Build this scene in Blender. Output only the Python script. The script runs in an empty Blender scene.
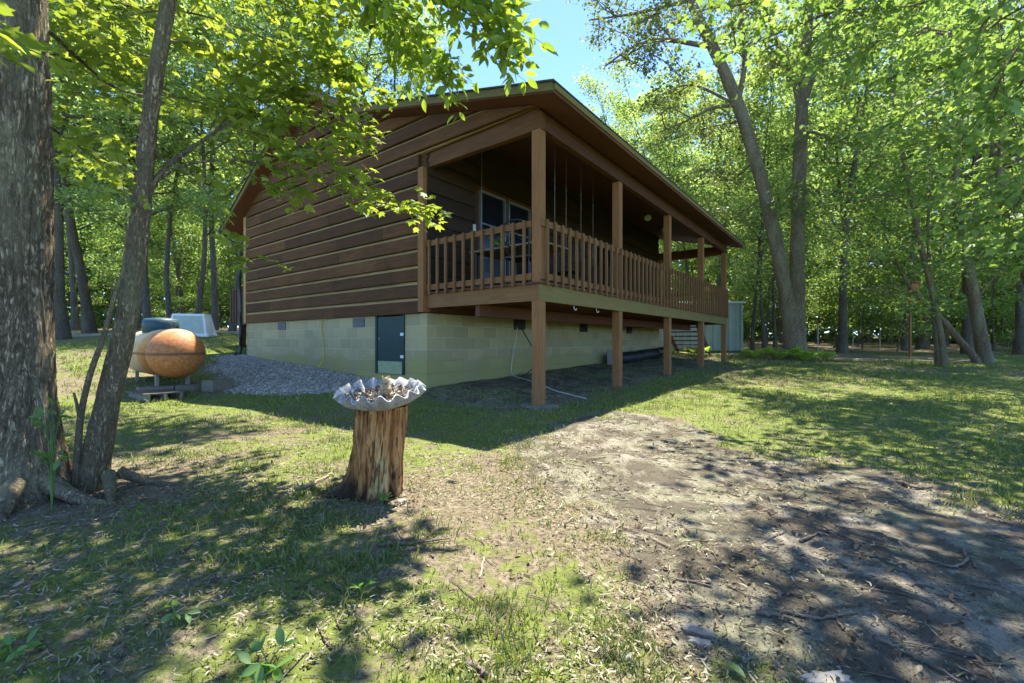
import bpy, math, random
import numpy as np

random.seed(11)
rng = np.random.default_rng(11)
scene = bpy.context.scene
COL = scene.collection
H = 0.95            # camera height
F = 450.0           # focal length in pixels for a 1024 wide frame


def P(px, py, d):
    """point at depth d seen at that place of the frame"""
    return np.array([(px - 512) / F * d, d, H + (341.5 - py) / F * d])


# ------------------------------------------------------------------ noise
def _hash(ix, iy, iz, seed):
    n = (ix * 374761393 + iy * 668265263 + iz * 2147483647 + seed * 1274126177) & 0xFFFFFFFF
    n = ((n ^ (n >> 13)) * 1274126177) & 0xFFFFFFFF
    n = (n ^ (n >> 16)) & 0xFFFFFFFF
    return n.astype(np.float64) / 4294967295.0


def vnoise(x, y, z=0.0, seed=0):
    x = np.asarray(x, float); y = np.asarray(y, float); z = np.asarray(z, float) + np.zeros_like(x)
    ix = np.floor(x).astype(np.int64); iy = np.floor(y).astype(np.int64); iz = np.floor(z).astype(np.int64)
    fx, fy, fz = x - ix, y - iy, z - iz
    fx = fx * fx * (3 - 2 * fx); fy = fy * fy * (3 - 2 * fy); fz = fz * fz * (3 - 2 * fz)
    r = 0
    for dx in (0, 1):
        for dy in (0, 1):
            for dz in (0, 1):
                w = (fx if dx else 1 - fx) * (fy if dy else 1 - fy) * (fz if dz else 1 - fz)
                r = r + w * _hash(ix + dx, iy + dy, iz + dz, seed)
    return r


def fbm(x, y, z=0.0, seed=0, o=3):
    a, s, r, t = 1.0, 1.0, 0.0, 0.0
    for k in range(o):
        r = r + a * vnoise(np.asarray(x) * s, np.asarray(y) * s, np.asarray(z) * s, seed + k)
        t += a; a *= .5; s *= 2.03
    return r / t


# ------------------------------------------------------------------ terrain
CTRL = np.array([
    (0, 0, 0), (0, 3, 0), (-3, 3, .0), (4, 3, 0), (8, 4, .02), (-8, 3, .08), (0, -6, 0), (-7, -6, 0), (9, -6, 0),
    (.39, 6.1, .04), (1.99, 8.18, .11), (3.66, 10.35, .17), (5.36, 12.57, .25), (7.06, 14.77, .33), (9.5, 17, .42),
    (-1.42, 7.49, .17), (-6.9, 11.7, .60), (-4, 9.5, .40), (-5.4, 6.9, .12), (-3.2, 7.2, .12),
    (-9.9, 14, 1.10), (-14, 14, 1.0), (-16, 9, .5), (-9, 20, 1.35), (2, 20, .9), (9.6, 20, .60), (15, 15.5, .30),
    (10, 9, .16), (16, 21, .42), (24, 22, .55), (14, 32, 1.0), (-20, 32, 1.9), (0, 36, 1.6),
    (-60, 60, 2.6), (0, 80, 2.5), (60, 60, 1.6), (70, 0, .6), (-70, 0, .8), (0, -70, 0), (60, -60, 0), (-60, -60, 0)], float)


def _tps(r2):
    return np.where(r2 > 1e-9, r2 * np.log(np.maximum(r2, 1e-9)), 0)


_n = len(CTRL)
_A = np.zeros((_n + 3, _n + 3))
_d = CTRL[:, None, :2] - CTRL[None, :, :2]
_A[:_n, :_n] = _tps((_d ** 2).sum(-1)) + np.eye(_n) * 2.0
_A[:_n, _n] = 1; _A[:_n, _n + 1:] = CTRL[:, :2]
_A[_n:, :_n] = _A[:_n, _n:].T
_W = np.linalg.solve(_A, np.concatenate([CTRL[:, 2], np.zeros(3)]))


def gz0(x, y):
    x = np.asarray(x, float); y = np.asarray(y, float)
    sx = np.clip(x, -75, 75); sy = np.clip(y, -75, 85)
    r = _W[_n] + _W[_n + 1] * sx + _W[_n + 2] * sy
    for i in range(_n):
        r = r + _W[i] * _tps((sx - CTRL[i, 0]) ** 2 + (sy - CTRL[i, 1]) ** 2)
    return r


def gz(x, y):
    x = np.asarray(x, float); y = np.asarray(y, float)
    return gz0(x, y) + (fbm(x / 1.3, y / 1.3, 0, 5, 2) - .5) * .07 + (fbm(x / .22, y / .22, 0, 9, 2) - .5) * .03


def gp(x, y, dz=0.0):
    return np.array([x, y, float(gz(np.array([x]), np.array([y]))[0]) + dz])


# ------------------------------------------------------------------ objects
def tag(o, label, cat, group=None, kind=None):
    if label: o['label'] = label
    if cat: o['category'] = cat
    if group: o['group'] = group
    if kind: o['kind'] = kind
    return o


def empty(name, loc=(0, 0, 0), rz=0.0):
    o = bpy.data.objects.new(name, None); COL.objects.link(o)
    o.location = tuple(loc); o.rotation_euler = (0, 0, rz); o.empty_display_size = .1
    return o


def thing(name, label, cat, loc=(0, 0, 0), rz=0.0, group=None):
    return tag(empty(name, loc, rz), label, cat, group)


def link(name, me, mat, parent=None, loc=None):
    o = bpy.data.objects.new(name, me); COL.objects.link(o)
    if mat is not None:
        if len(me.materials) == 0: me.materials.append(mat)
    if parent is not None: o.parent = parent
    if loc is not None: o.location = tuple(loc)
    return o


def np_mesh(name, V, Fs, smooth=False):
    """Fs: (m,k) array"""
    me = bpy.data.meshes.new(name)
    V = np.ascontiguousarray(V, np.float32); Fs = np.ascontiguousarray(Fs, np.int32)
    m, k = Fs.shape
    me.vertices.add(len(V)); me.vertices.foreach_set('co', V.ravel())
    me.loops.add(m * k); me.loops.foreach_set('vertex_index', Fs.ravel())
    me.polygons.add(m); me.polygons.foreach_set('loop_start', np.arange(m, dtype=np.int32) * k)
    try: me.polygons.foreach_set('loop_total', np.full(m, k, np.int32))
    except Exception: pass
    if smooth: me.polygons.foreach_set('use_smooth', np.ones(m, bool))
    me.update(calc_edges=True)
    return me


class MB:
    def __init__(s): s.v = []; s.f = []

    def add(s, V, Fs):
        o = len(s.v)
        s.v.extend([tuple(map(float, p)) for p in V]); s.f.extend([tuple(int(i) + o for i in f) for f in Fs])
        return s

    def box(s, a, b, bev=0.0):
        x0, y0, z0 = a; x1, y1, z1 = b
        s.add([(x0, y0, z0), (x1, y0, z0), (x1, y1, z0), (x0, y1, z0), (x0, y0, z1), (x1, y0, z1), (x1, y1, z1), (x0, y1, z1)],
              [(0, 3, 2, 1), (4, 5, 6, 7), (0, 1, 5, 4), (1, 2, 6, 5), (2, 3, 7, 6), (3, 0, 4, 7)])
        return s

    def obox(s, c, ax, ay, az):
        """box about c with half-axis vectors"""
        c, ax, ay, az = map(np.array, (c, ax, ay, az))
        V = [c + sx * ax + sy * ay + sz * az for sz in (-1, 1) for sx, sy in ((-1, -1), (1, -1), (1, 1), (-1, 1))]
        s.add(V, [(0, 3, 2, 1), (4, 5, 6, 7), (0, 1, 5, 4), (1, 2, 6, 5), (2, 3, 7, 6), (3, 0, 4, 7)])
        return s

    def prism(s, poly, x0, x1):
        """poly of (y,z), extruded along x"""
        n = len(poly)
        V = [(x0, p[0], p[1]) for p in poly] + [(x1, p[0], p[1]) for p in poly]
        Fs = [tuple(range(n)), tuple(range(2 * n - 1, n - 1, -1))]
        for i in range(n): Fs.append((i, i + n, (i + 1) % n + n, (i + 1) % n))
        return s.add(V, Fs)

    def tube(s, pts, rad, k=8, cap=True):
        V, Fs = tube(pts, rad, k)
        s.add(V, Fs)
        if cap:
            o = len(s.v) - len(V); n = len(pts)
            s.f.append(tuple(o + i for i in range(k - 1, -1, -1))); s.f.append(tuple(o + (n - 1) * k + i for i in range(k)))
        return s

    def lathe(s, prof, c=(0, 0, 0), k=24):
        """prof list of (r,z)"""
        V = []; Fs = []
        for r, z in prof:
            for i in range(k):
                a = 2 * math.pi * i / k
                V.append((c[0] + r * math.cos(a), c[1] + r * math.sin(a), c[2] + z))
        for j in range(len(prof) - 1):
            for i in range(k):
                Fs.append((j * k + i, j * k + (i + 1) % k, (j + 1) * k + (i + 1) % k, (j + 1) * k + i))
        s.add(V, Fs)
        o = len(s.v) - len(V)
        s.f.append(tuple(o + i for i in range(k - 1, -1, -1))); s.f.append(tuple(o + (len(prof) - 1) * k + i for i in range(k)))
        return s

    def build(s, name, mat, parent=None, smooth=False, bevel=0.0, loc=None):
        me = bpy.data.meshes.new(name)
        me.from_pydata(s.v, [], s.f); me.update()
        if smooth: me.polygons.foreach_set('use_smooth', np.ones(len(me.polygons), bool))
        o = link(name, me, mat, parent, loc)
        if bevel:
            md = o.modifiers.new('edge', 'BEVEL'); md.width = bevel; md.segments = 2; md.limit_method = 'ANGLE'
        return o


def tube(pts, rad, k=8):
    pts = np.asarray(pts, float); n = len(pts)
    rad = np.broadcast_to(np.asarray(rad, float), (n,))
    t = np.gradient(pts, axis=0); t /= np.linalg.norm(t, axis=1)[:, None] + 1e-9
    ref = np.array([0, 0, 1.0]) if abs(t[:, 2]).mean() < .75 else np.array([0.3, 1.0, 0.0])
    a = np.cross(t, ref); a /= np.linalg.norm(a, axis=1)[:, None] + 1e-9
    b = np.cross(t, a)
    th = np.arange(k) * 2 * np.pi / k
    V = pts[:, None, :] + rad[:, None, None] * (np.cos(th)[None, :, None] * a[:, None, :] + np.sin(th)[None, :, None] * b[:, None, :])
    i = np.arange(n - 1)[:, None] * k; j = np.arange(k)[None, :]; j2 = (j + 1) % k
    Fs = np.stack([i + j, i + j2, i + k + j2, i + k + j], -1).reshape(-1, 4)
    return V.reshape(-1, 3), Fs


def spline(ctrl, n):
    """Catmull-Rom through control points"""
    c = np.asarray(ctrl, float)
    c = np.vstack([2 * c[0] - c[1], c, 2 * c[-1] - c[-2]])
    m = len(c) - 3
    out = []
    for u in np.linspace(0, m - 1e-6, n):
        i = int(u); t = u - i
        p0, p1, p2, p3 = c[i:i + 4]
        out.append(.5 * ((2 * p1) + (-p0 + p2) * t + (2 * p0 - 5 * p1 + 4 * p2 - p3) * t * t + (-p0 + 3 * p1 - 3 * p2 + p3) * t ** 3))
    return np.array(out)


class Quads:
    """numpy collector of quad faces"""
    def __init__(s): s.v = []; s.f = []; s.n = 0

    def add(s, V, Fs):
        s.v.append(V); s.f.append(Fs + s.n); s.n += len(V)

    def tube(s, pts, rad, k=6): s.add(*tube(pts, rad, k))

    def mesh(s, name, smooth=True): return np_mesh(name, np.vstack(s.v), np.vstack(s.f), smooth)


# ------------------------------------------------------------------ materials
class NT:
    def __init__(s, name):
        s.m = bpy.data.materials.new(name); s.m.use_nodes = True
        s.t = s.m.node_tree; s.t.nodes.clear()
        s.out = s.t.nodes.new('ShaderNodeOutputMaterial')

    def n(s, typ, **kw):
        nd = s.t.nodes.new(typ)
        for k, v in kw.items():
            if k.startswith('i_'):
                nd.inputs[k[2:].replace('_', ' ')].default_value = v
            else: setattr(nd, k, v)
        return nd

    def l(s, a, b): s.t.links.new(a, b)

    def coord(s, scale=(1, 1, 1), out='Object'):
        c = s.n('ShaderNodeTexCoord'); mp = s.n('ShaderNodeMapping')
        mp.inputs['Scale'].default_value = scale
        s.l(c.outputs[out], mp.inputs['Vector']); return mp.outputs['Vector']

    def noise(s, scale, detail=4, rough=.6, vec=None, dist=0.0):
        nd = s.n('ShaderNodeTexNoise'); nd.inputs['Scale'].default_value = scale
        nd.inputs['Detail'].default_value = detail; nd.inputs['Roughness'].default_value = rough
        nd.inputs['Distortion'].default_value = dist
        if vec is not None: s.l(vec, nd.inputs['Vector'])
        return nd.outputs['Fac']

    def ramp(s, fac, stops):
        nd = s.n('ShaderNodeValToRGB'); el = nd.color_ramp.elements
        while len(el) < len(stops): el.new(.5)
        for e, (p, c) in zip(el, stops):
            e.position = p; e.color = tuple(c) + (1,) if not isinstance(c, (int, float)) else (c, c, c, 1)
        s.l(fac, nd.inputs['Fac']); return nd.outputs['Color']

    def mix(s, fac, a, b, mode='MIX'):
        nd = s.n('ShaderNodeMix', data_type='RGBA', blend_type=mode)
        for sock, v in ((nd.inputs[0], fac), (nd.inputs[6], a), (nd.inputs[7], b)):
            if isinstance(v, (int, float)): sock.default_value = v
            elif isinstance(v, tuple): sock.default_value = v + (1,)
            else: s.l(v, sock)
        return nd.outputs[2]

    def math(s, op, a, b=None):
        nd = s.n('ShaderNodeMath', operation=op)
        for sock, v in zip(nd.inputs, (a, b)):
            if v is None: continue
            if isinstance(v, (int, float)): sock.default_value = v
            else: s.l(v, sock)
        return nd.outputs[0]

    def rand(s): return s.n('ShaderNodeNewGeometry').outputs['Random Per Island']

    def bump(s, h, strength=.5, dist=.02):
        nd = s.n('ShaderNodeBump'); nd.inputs['Strength'].default_value = strength; nd.inputs['Distance'].default_value = dist
        s.l(h, nd.inputs['Height']); return nd.outputs['Normal']

    def pbr(s, col, rough=.8, metal=0.0, normal=None, spec=.3):
        b = s.n('ShaderNodeBsdfPrincipled')
        if isinstance(col, tuple): b.inputs['Base Color'].default_value = col + (1,)
        else: s.l(col, b.inputs['Base Color'])
        if isinstance(rough, (int, float)): b.inputs['Roughness'].default_value = rough
        else: s.l(rough, b.inputs['Roughness'])
        b.inputs['Metallic'].default_value = metal
        b.inputs['Specular IOR Level'].default_value = spec
        if normal is not None: s.l(normal, b.inputs['Normal'])
        s.l(b.outputs[0], s.out.inputs['Surface']); return s.m


def m_simple(name, c1, c2, scale=6, rough=.8, bump=.25, metal=0.0, spec=.3, stretch=(1, 1, 1), c3=None, bdist=.01):
    t = NT(name); v = t.coord(stretch)
    n1 = t.noise(scale, 5, .65, v); n2 = t.noise(scale * 6, 3, .6, v)
    col = t.mix(t.ramp(n1, [(.3, 0.0), (.7, 1.0)]), c1, c2)
    if c3: col = t.mix(t.ramp(n2, [(.5, 0.0), (.68, .8)]), col, c3)
    return t.pbr(col, rough, metal, t.bump(n2, bump, bdist), spec)


def m_wood(name, dark, light, axis=0, rough=.75, island=.35, moss=None):
    """sawn timber, grain along an axis of the object"""
    t = NT(name)
    sc = [14, 14, 14]; sc[axis] = .9
    v = t.coord(tuple(sc)); g = t.noise(1.6, 6, .7, v, .6)
    sc2 = [60, 60, 60]; sc2[axis] = 2.2
    fine = t.noise(1.5, 3, .6, t.coord(tuple(sc2)))
    blot = t.noise(1.3, 3, .6, t.coord((1, 1, 1)))
    col = t.mix(t.ramp(g, [(.25, 0.0), (.75, 1.0)]), dark, light)
    col = t.mix(t.ramp(fine, [(.45, 0.0), (.7, .55)]), col, tuple(c * .45 for c in dark))
    r = t.rand()
    col = t.mix(1.0, col, t.ramp(r, [(0, 1 - island), (1, 1 + 0.0)]), 'MULTIPLY')
    if moss: col = t.mix(t.ramp(blot, [(.42, 0.0), (.66, .8)]), col, moss)
    else: col = t.mix(t.ramp(blot, [(.4, 0.0), (.8, .5)]), col, tuple(c * .55 for c in dark))
    return t.pbr(col, rough, 0, t.bump(fine, .25, .004), .25)


def m_leaf(name, cols, trans, gloss=.06, tfac=.5):
    t = NT(name); r = t.rand()
    n = len(cols)
    c = t.ramp(r, [(i / max(1, n - 1), k) for i, k in enumerate(cols)])
    big = t.noise(.35, 2, .5, t.coord((1, 1, 1)))
    c = t.mix(1.0, c, t.ramp(big, [(.3, .8), (.7, 1.15)]), 'MULTIPLY')
    tc = t.mix(1.0, c, trans, 'MULTIPLY')
    d = t.n('ShaderNodeBsdfDiffuse'); t.l(c, d.inputs['Color'])
    tr = t.n('ShaderNodeBsdfTranslucent'); t.l(tc, tr.inputs['Color'])
    gl = t.n('ShaderNodeBsdfGlossy'); gl.inputs['Roughness'].default_value = .55; gl.inputs['Color'].default_value = (.9, .95, .9, 1)
    m1 = t.n('ShaderNodeMixShader'); m1.inputs[0].default_value = tfac; t.l(d.outputs[0], m1.inputs[1]); t.l(tr.outputs[0], m1.inputs[2])
    m2 = t.n('ShaderNodeMixShader'); m2.inputs[0].default_value = gloss; t.l(m1.outputs[0], m2.inputs[1]); t.l(gl.outputs[0], m2.inputs[2])
    t.l(m2.outputs[0], t.out.inputs['Surface']); return t.m


def m_bark(name, dark, light, lichen, scale=1.0):
    t = NT(name)
    v = t.coord((9 * scale, 9 * scale, 2.0 * scale))
    g = t.noise(2.4, 6, .62, v, .9); g2 = t.noise(5.5, 4, .6, v, .6)
    ridge = t.math('MINIMUM', t.math('ABSOLUTE', t.math('SUBTRACT', g, .5)), t.math('MULTIPLY', t.math('ABSOLUTE', t.math('SUBTRACT', g2, .5)), 1.3))
    ridge = t.ramp(ridge, [(0.0, 0.0), (.025, .35), (.09, 1.0)])
    fine = t.noise(40 * scale, 4, .7, t.coord((1, 1, .6)))
    patch = t.noise(2.4 * scale, 4, .65, t.coord((1, 1, .5)))
    col = t.mix(ridge, dark, light)
    col = t.mix(t.ramp(patch, [(.45, 0.0), (.68, .75)]), col, lichen)
    col = t.mix(t.ramp(fine, [(.3, .55), (.6, 0.0)]), col, tuple(c * .5 for c in dark))
    h = t.math('ADD', ridge, t.math('MULTIPLY', fine, .4))
    return t.pbr(col, .95, 0, t.bump(h, .9, .018), .15)


def m_block(name, axis):
    t = NT(name)
    c = t.n('ShaderNodeTexCoord'); sp = t.n('ShaderNodeSeparateXYZ'); cb = t.n('ShaderNodeCombineXYZ')
    t.l(c.outputs['Object'], sp.inputs[0]); t.l(sp.outputs[axis], cb.inputs[0])
    sh = t.math('SUBTRACT', sp.outputs[2], 1.42)
    t.l(sh, cb.inputs[1])
    b = t.n('ShaderNodeTexBrick', offset=.5)
    t.l(cb.outputs[0], b.inputs['Vector'])
    b.inputs['Scale'].default_value = 1; b.inputs['Brick Width'].default_value = .405; b.inputs['Row Height'].default_value = .203
    b.inputs['Mortar Size'].default_value = .009; b.inputs['Mortar Smooth'].default_value = .3
    b.inputs['Color1'].default_value = (.40, .345, .18, 1); b.inputs['Color2'].default_value = (.30, .262, .145, 1)
    b.inputs['Mortar'].default_value = (.47, .43, .28, 1)
    n = t.noise(1.1, 5, .6, t.coord((1, 1, 1))); f = t.noise(70, 3, .6, t.coord((1, 1, 1)))
    # algae and splash stain rise from the soil line
    zz = t.math('ADD', sp.outputs[2], t.math('MULTIPLY', n, .7))
    col = t.mix(t.ramp(zz, [(.75, .85), (1.0, .45), (1.35, 0.0)]), b.outputs['Color'], (.29, .265, .095))
    col = t.mix(t.ramp(n, [(.5, 0.0), (.72, .5)]), col, (.25, .235, .15))
    h = t.math('ADD', t.math('MULTIPLY', b.outputs['Fac'], -1.0), t.math('MULTIPLY', f, .25))
    return t.pbr(col, .9, 0, t.bump(h, .9, .012), .2)


def m_ground():
    t = NT('ground_cover')
    at = t.n('ShaderNodeVertexColor', layer_name='cover')
    sp = t.n('ShaderNodeSeparateColor'); t.l(at.outputs['Color'], sp.inputs[0])
    gr, di, gv = sp.outputs
    v = t.coord((1, 1, 1))
    n1 = t.noise(1.6, 6, .65, v); n2 = t.noise(9, 7, .72, v, .3); n3 = t.noise(38, 6, .75, v, .3); n4 = t.noise(120, 3, .7, v)
    vor = t.n('ShaderNodeTexVoronoi'); vor.inputs['Scale'].default_value = 34; t.l(v, vor.inputs['Vector'])
    vc = t.n('ShaderNodeSeparateColor'); t.l(vor.outputs['Color'], vc.inputs[0])
    # forest soil with straw, needles and old leaves
    soil = t.mix(t.ramp(n3, [(.36, 0.0), (.62, 1.0)]), (.05, .038, .022), (.27, .225, .155))
    soil = t.mix(t.ramp(n4, [(.55, 0.0), (.68, .6)]), soil, (.36, .29, .19))
    soil = t.mix(t.ramp(n2, [(.42, 0.0), (.7, .6)]), soil, (.13, .10, .055))
    # moss and short turf between the blades
    turf = t.mix(t.ramp(n3, [(.35, 0.0), (.65, 1.0)]), (.06, .09, .016), (.19, .235, .045))
    turf = t.mix(t.ramp(n2, [(.45, 0.0), (.72, .7)]), turf, (.21, .215, .075))
    gm = t.math('ADD', gr, t.math('MULTIPLY', t.math('SUBTRACT', n2, .5), 1.5))
    gm = t.math('ADD', gm, t.math('MULTIPLY', t.math('SUBTRACT', n1, .5), 1.4))
    col = t.mix(t.ramp(gm, [(.28, 0.0), (.54, 1.0)]), soil, turf)
    # bare packed silt
    n5 = t.noise(2.6, 8, .72, t.coord((1.3, .9, 1)), .3)
    dirt = t.mix(t.ramp(n2, [(.3, 0.0), (.7, 1.0)]), (.20, .18, .135), (.35, .315, .245))
    dirt = t.mix(t.ramp(n1, [(.44, 0.0), (.60, .7)]), dirt, (.17, .18, .095))
    dirt = t.mix(t.ramp(n5, [(.44, 0.0), (.54, .85)]), dirt, (.085, .07, .05))
    dirt = t.mix(t.ramp(n3, [(.36, .85), (.48, 0.0)]), dirt, (.075, .058, .042))
    dirt = t.mix(t.ramp(n4, [(.38, .5), (.48, 0.0)]), dirt, (.06, .05, .04))
    dm = t.math('ADD', di, t.math('MULTIPLY', t.math('SUBTRACT', n2, .5), .9))
    col = t.mix(t.ramp(dm, [(.38, 0.0), (.62, 1.0)]), col, dirt)
    # crushed stone
    v2 = t.n('ShaderNodeTexVoronoi'); v2.inputs['Scale'].default_value = 28; t.l(v, v2.inputs['Vector'])
    v2c = t.n('ShaderNodeSeparateColor'); t.l(v2.outputs['Color'], v2c.inputs[0])
    stone = t.ramp(v2c.outputs[1], [(0, (.16, .145, .12)), (1, (.42, .385, .325))])
    gm2 = t.math('ADD', gv, t.math('MULTIPLY', t.math('SUBTRACT', n2, .5), .6))
    col = t.mix(t.ramp(gm2, [(.4, 0.0), (.6, 1.0)]), col, stone)
    h = t.math('ADD', t.math('MULTIPLY', n3, .7), t.math('MULTIPLY', n4, .4))
    h = t.math('ADD', h, n2)
    return t.pbr(col, .95, 0, t.bump(h, .8, .03), .12)


M = {}
M['ground'] = m_ground()
M['innerlog'] = m_wood('shaded_porch_log', (.035, .020, .012), (.065, .038, .022), 0, .8, .4)  # siding wood with the porch shade darkened into its colour
M['siding'] = m_wood('dark_log_siding', (.082, .035, .011), (.185, .084, .027), 1, .8, .5)
M['pale_edge'] = m_wood('pale_edge_wood', (.38, .26, .11), (.52, .37, .16), 1, .85, .3)  # paler wood for the sloped siding edges and the corner board
M['beam'] = m_wood('brown_beam', (.11, .046, .015), (.20, .092, .032), 1, .75, .25)
M['beam_x'] = m_wood('brown_beam_long', (.085, .034, .014), (.14, .058, .024), 0, .75, .25)
M['post'] = m_wood('treated_post', (.25, .115, .040), (.37, .185, .072), 2, .75, .2)
M['rim'] = m_wood('rim_board', (.19, .092, .034), (.28, .145, .058), 1, .75, .12)
M['rim_x'] = m_wood('rim_board_mossy', (.17, .12, .038), (.24, .165, .06), 0, .75, .12, moss=(.16, .145, .045))
M['rail'] = m_wood('railing_wood', (.19, .092, .033), (.30, .155, .06), 2, .75, .25)
M['rail_h'] = m_wood('railing_wood_flat', (.19, .092, .033), (.29, .15, .058), 0, .75, .2)
M['joist'] = m_wood('joist_red', (.11, .045, .025), (.17, .072, .04), 1, .8, .2)
M['soffit'] = m_wood('soffit_red', (.12, .048, .028), (.18, .075, .044), 0, .7, .2)
M['fascia'] = m_wood('fascia_mossy', (.13, .095, .036), (.21, .165, .065), 1, .85, .2, moss=(.105, .11, .038))
M['darkwood'] = m_wood('dark_stained_deck', (.07, .042, .026), (.13, .08, .048), 2, .8, .2)
M['block_v'] = m_block('painted_block_short', 1)
M['block_u'] = m_block('painted_block_long', 0)
M['shingle'] = m_simple('shingle', (.035, .034, .032), (.075, .07, .06), 14, .95, .5)
M['greenpaint'] = m_simple('dark_green_door_paint', (.012, .032, .030), (.020, .048, .042), 5, .55, .1)
M['paleboard'] = m_simple('pale_algae_board', (.34, .37, .25), (.22, .27, .10), 5, .85, .1)
M['black'] = m_simple('black_metal', (.012, .013, .014), (.025, .027, .028), 9, .45, .05, spec=.5)
M['blackpipe'] = m_simple('black_plastic', (.015, .016, .017), (.03, .03, .03), 9, .5, .05)
M['white'] = m_simple('white_frame', (.72, .72, .70), (.62, .62, .60), 5, .5, .05)
M['pvc'] = m_simple('pale_pipe', (.55, .54, .48), (.42, .41, .34), 4, .5, .05)
M['yellow'] = m_simple('yellow_cord', (.55, .45, .08), (.42, .34, .07), 8, .6, .05)
M['greyframe'] = m_simple('grey_door_frame', (.17, .18, .20), (.12, .13, .15), 5, .5, .05)
M['glass'] = NT('window_glass').pbr((.010, .012, .018), .12, 0, None, .3)
M['concrete'] = m_simple('concrete', (.30, .29, .26), (.42, .41, .37), 7, .92, .5, c3=(.2, .2, .17))
M['blockgrey'] = m_simple('damp_block', (.14, .13, .095), (.22, .20, .15), 9, .95, .5, c3=(.09, .09, .06))
M['fiber'] = m_simple('white_fibreglass', (.72, .72, .70), (.60, .61, .58), 3, .4, .05)
M['fiberwin'] = m_simple('cloudy_side_panel', (.30, .36, .30), (.40, .46, .38), 6, .3, .05)
M['lid'] = m_simple('teal_lid', (.020, .055, .075), (.035, .08, .10), 7, .5, .1)
M['steel'] = m_simple('weathered_steel', (.25, .24, .22), (.16, .13, .10), 9, .6, .2, metal=.3)
M['shed'] = m_simple('green_shed_metal', (.20, .27, .205), (.26, .33, .255), 1.2, .45, .05)
M['shedroof'] = m_simple('pale_roof_metal', (.55, .56, .54), (.42, .43, .42), 3, .45, .05)
M['bark'] = m_bark('grey_brown_bark', (.13, .096, .06), (.42, .33, .21), (.40, .37, .22))
M['barkslim'] = m_bark('smooth_brown_bark', (.16, .12, .07), (.42, .33, .20), (.37, .345, .19), 1.6)
M['barkfar'] = m_bark('forest_bark', (.09, .072, .052), (.24, .20, .145), (.24, .235, .165), .9)
M['barkgrey'] = m_bark('pale_grey_bark', (.10, .09, .075), (.26, .24, .20), (.20, .21, .16), .8)
M['stickwood'] = m_simple('dead_stick', (.075, .058, .042), (.19, .155, .115), 14, .95, .4)
M['barkchip'] = m_simple('pale_bark_slab', (.40, .33, .24), (.27, .20, .14), 10, .95, .4)
M['stone'] = m_simple('pale_stone', (.36, .33, .28), (.24, .22, .18), 9, .9, .4)
M['pebble'] = m_leaf('crushed_stone_chips', [(.15, .135, .11), (.31, .28, .23), (.46, .42, .355), (.23, .205, .165)], (0, 0, 0), .03, .0)
G1, G2, G3 = (.055, .115, .018), (.085, .155, .025), (.13, .20, .035)
M['leaf_far'] = m_leaf('woodland_leaves', [(.155, .25, .07), (.24, .35, .10), (.34, .46, .15), (.43, .54, .21)], (1.2, 1.18, .8), .04, .58)
M['leaf_oak'] = m_leaf('oak_leaves', [(.10, .155, .04), (.16, .22, .06), (.24, .30, .09)], (1.22, 1.15, .75), .05, .5)
M['leaf_maple'] = m_leaf('maple_leaves', [(.135, .20, .03), (.22, .30, .045), (.32, .40, .075)], (1.3, 1.22, .7), .035, .6)
M['leaf_hick'] = m_leaf('hickory_leaves', [(.16, .27, .03), (.25, .37, .045), (.33, .43, .065)], (1.25, 1.2, .65), .035, .56)
M['leaf_low'] = m_leaf('understory_leaves', [(.12, .21, .045), (.19, .30, .065), (.28, .39, .105)], (1.2, 1.17, .8), .035, .55)
M['leaf_fern'] = m_leaf('fern_fronds', [(.30, .44, .06), (.42, .54, .09)], (1.2, 1.2, .6), .04)
M['weed'] = m_leaf('weed_leaves', [(.10, .22, .03), (.17, .30, .04)], (1.2, 1.2, .6), .05)
M['grass'] = m_leaf('grass_blades', [(.085, .15, .018), (.15, .21, .03), (.24, .26, .055), (.11, .18, .024), (.36, .32, .13)], (1.1, 1.1, .7), .04, .4)
M['straw'] = m_leaf('dry_straw', [(.16, .125, .075), (.30, .25, .165), (.46, .41, .30), (.17, .18, .06), (.13, .17, .045)], (.9, .85, .7), .03, .3)
M['litter'] = m_leaf('dead_leaves', [(.06, .038, .022), (.15, .10, .055), (.10, .066, .036), (.26, .19, .115), (.07, .045, .027), (.38, .31, .21)], (.8, .7, .5), .03, .2)

# propane tank: white paint going to orange rust
def m_tank():
    t = NT('rusty_tank_paint'); v = t.coord((1, 1, 1))
    c = t.n('ShaderNodeTexCoord'); sp = t.n('ShaderNodeSeparateXYZ'); t.l(c.outputs['Object'], sp.inputs[0])
    n = t.noise(2.6, 6, .65, t.coord((1, 1, .55))); f = t.noise(24, 5, .7, v); st = t.noise(7, 4, .6, t.coord((2.2, 2.2, .25)))
    k = t.math('ADD', t.math('MULTIPLY', t.math('SUBTRACT', sp.outputs[0], .35), .55), n)          # more rust at the +x end
    low = t.math('MULTIPLY', sp.outputs[2], -.75); k = t.math('ADD', k, low)
    k = t.math('ADD', k, t.math('MULTIPLY', t.math('SUBTRACT', st, .15), .55))
    rust = t.mix(t.ramp(f, [(.3, 0.0), (.7, 1.0)]), (.26, .075, .018), (.50, .22, .075))
    paint = t.mix(t.ramp(st, [(.4, 0.0), (.7, .7)]), (.56, .48, .34), (.36, .23, .11))
    col = t.mix(t.ramp(k, [(.46, 0.0), (1.02, 1.0)]), paint, rust)
    band = t.math('ABSOLUTE', t.math('ADD', sp.outputs[2], t.math('MULTIPLY', t.math('SUBTRACT', n, .45), .05)))
    col = t.mix(t.ramp(band, [(.008, .85), (.03, 0.0)]), col, (.10, .05, .025))
    return t.pbr(col, .6, .0, t.bump(f, .15, .004), .35)


M['tank'] = m_tank()


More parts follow.
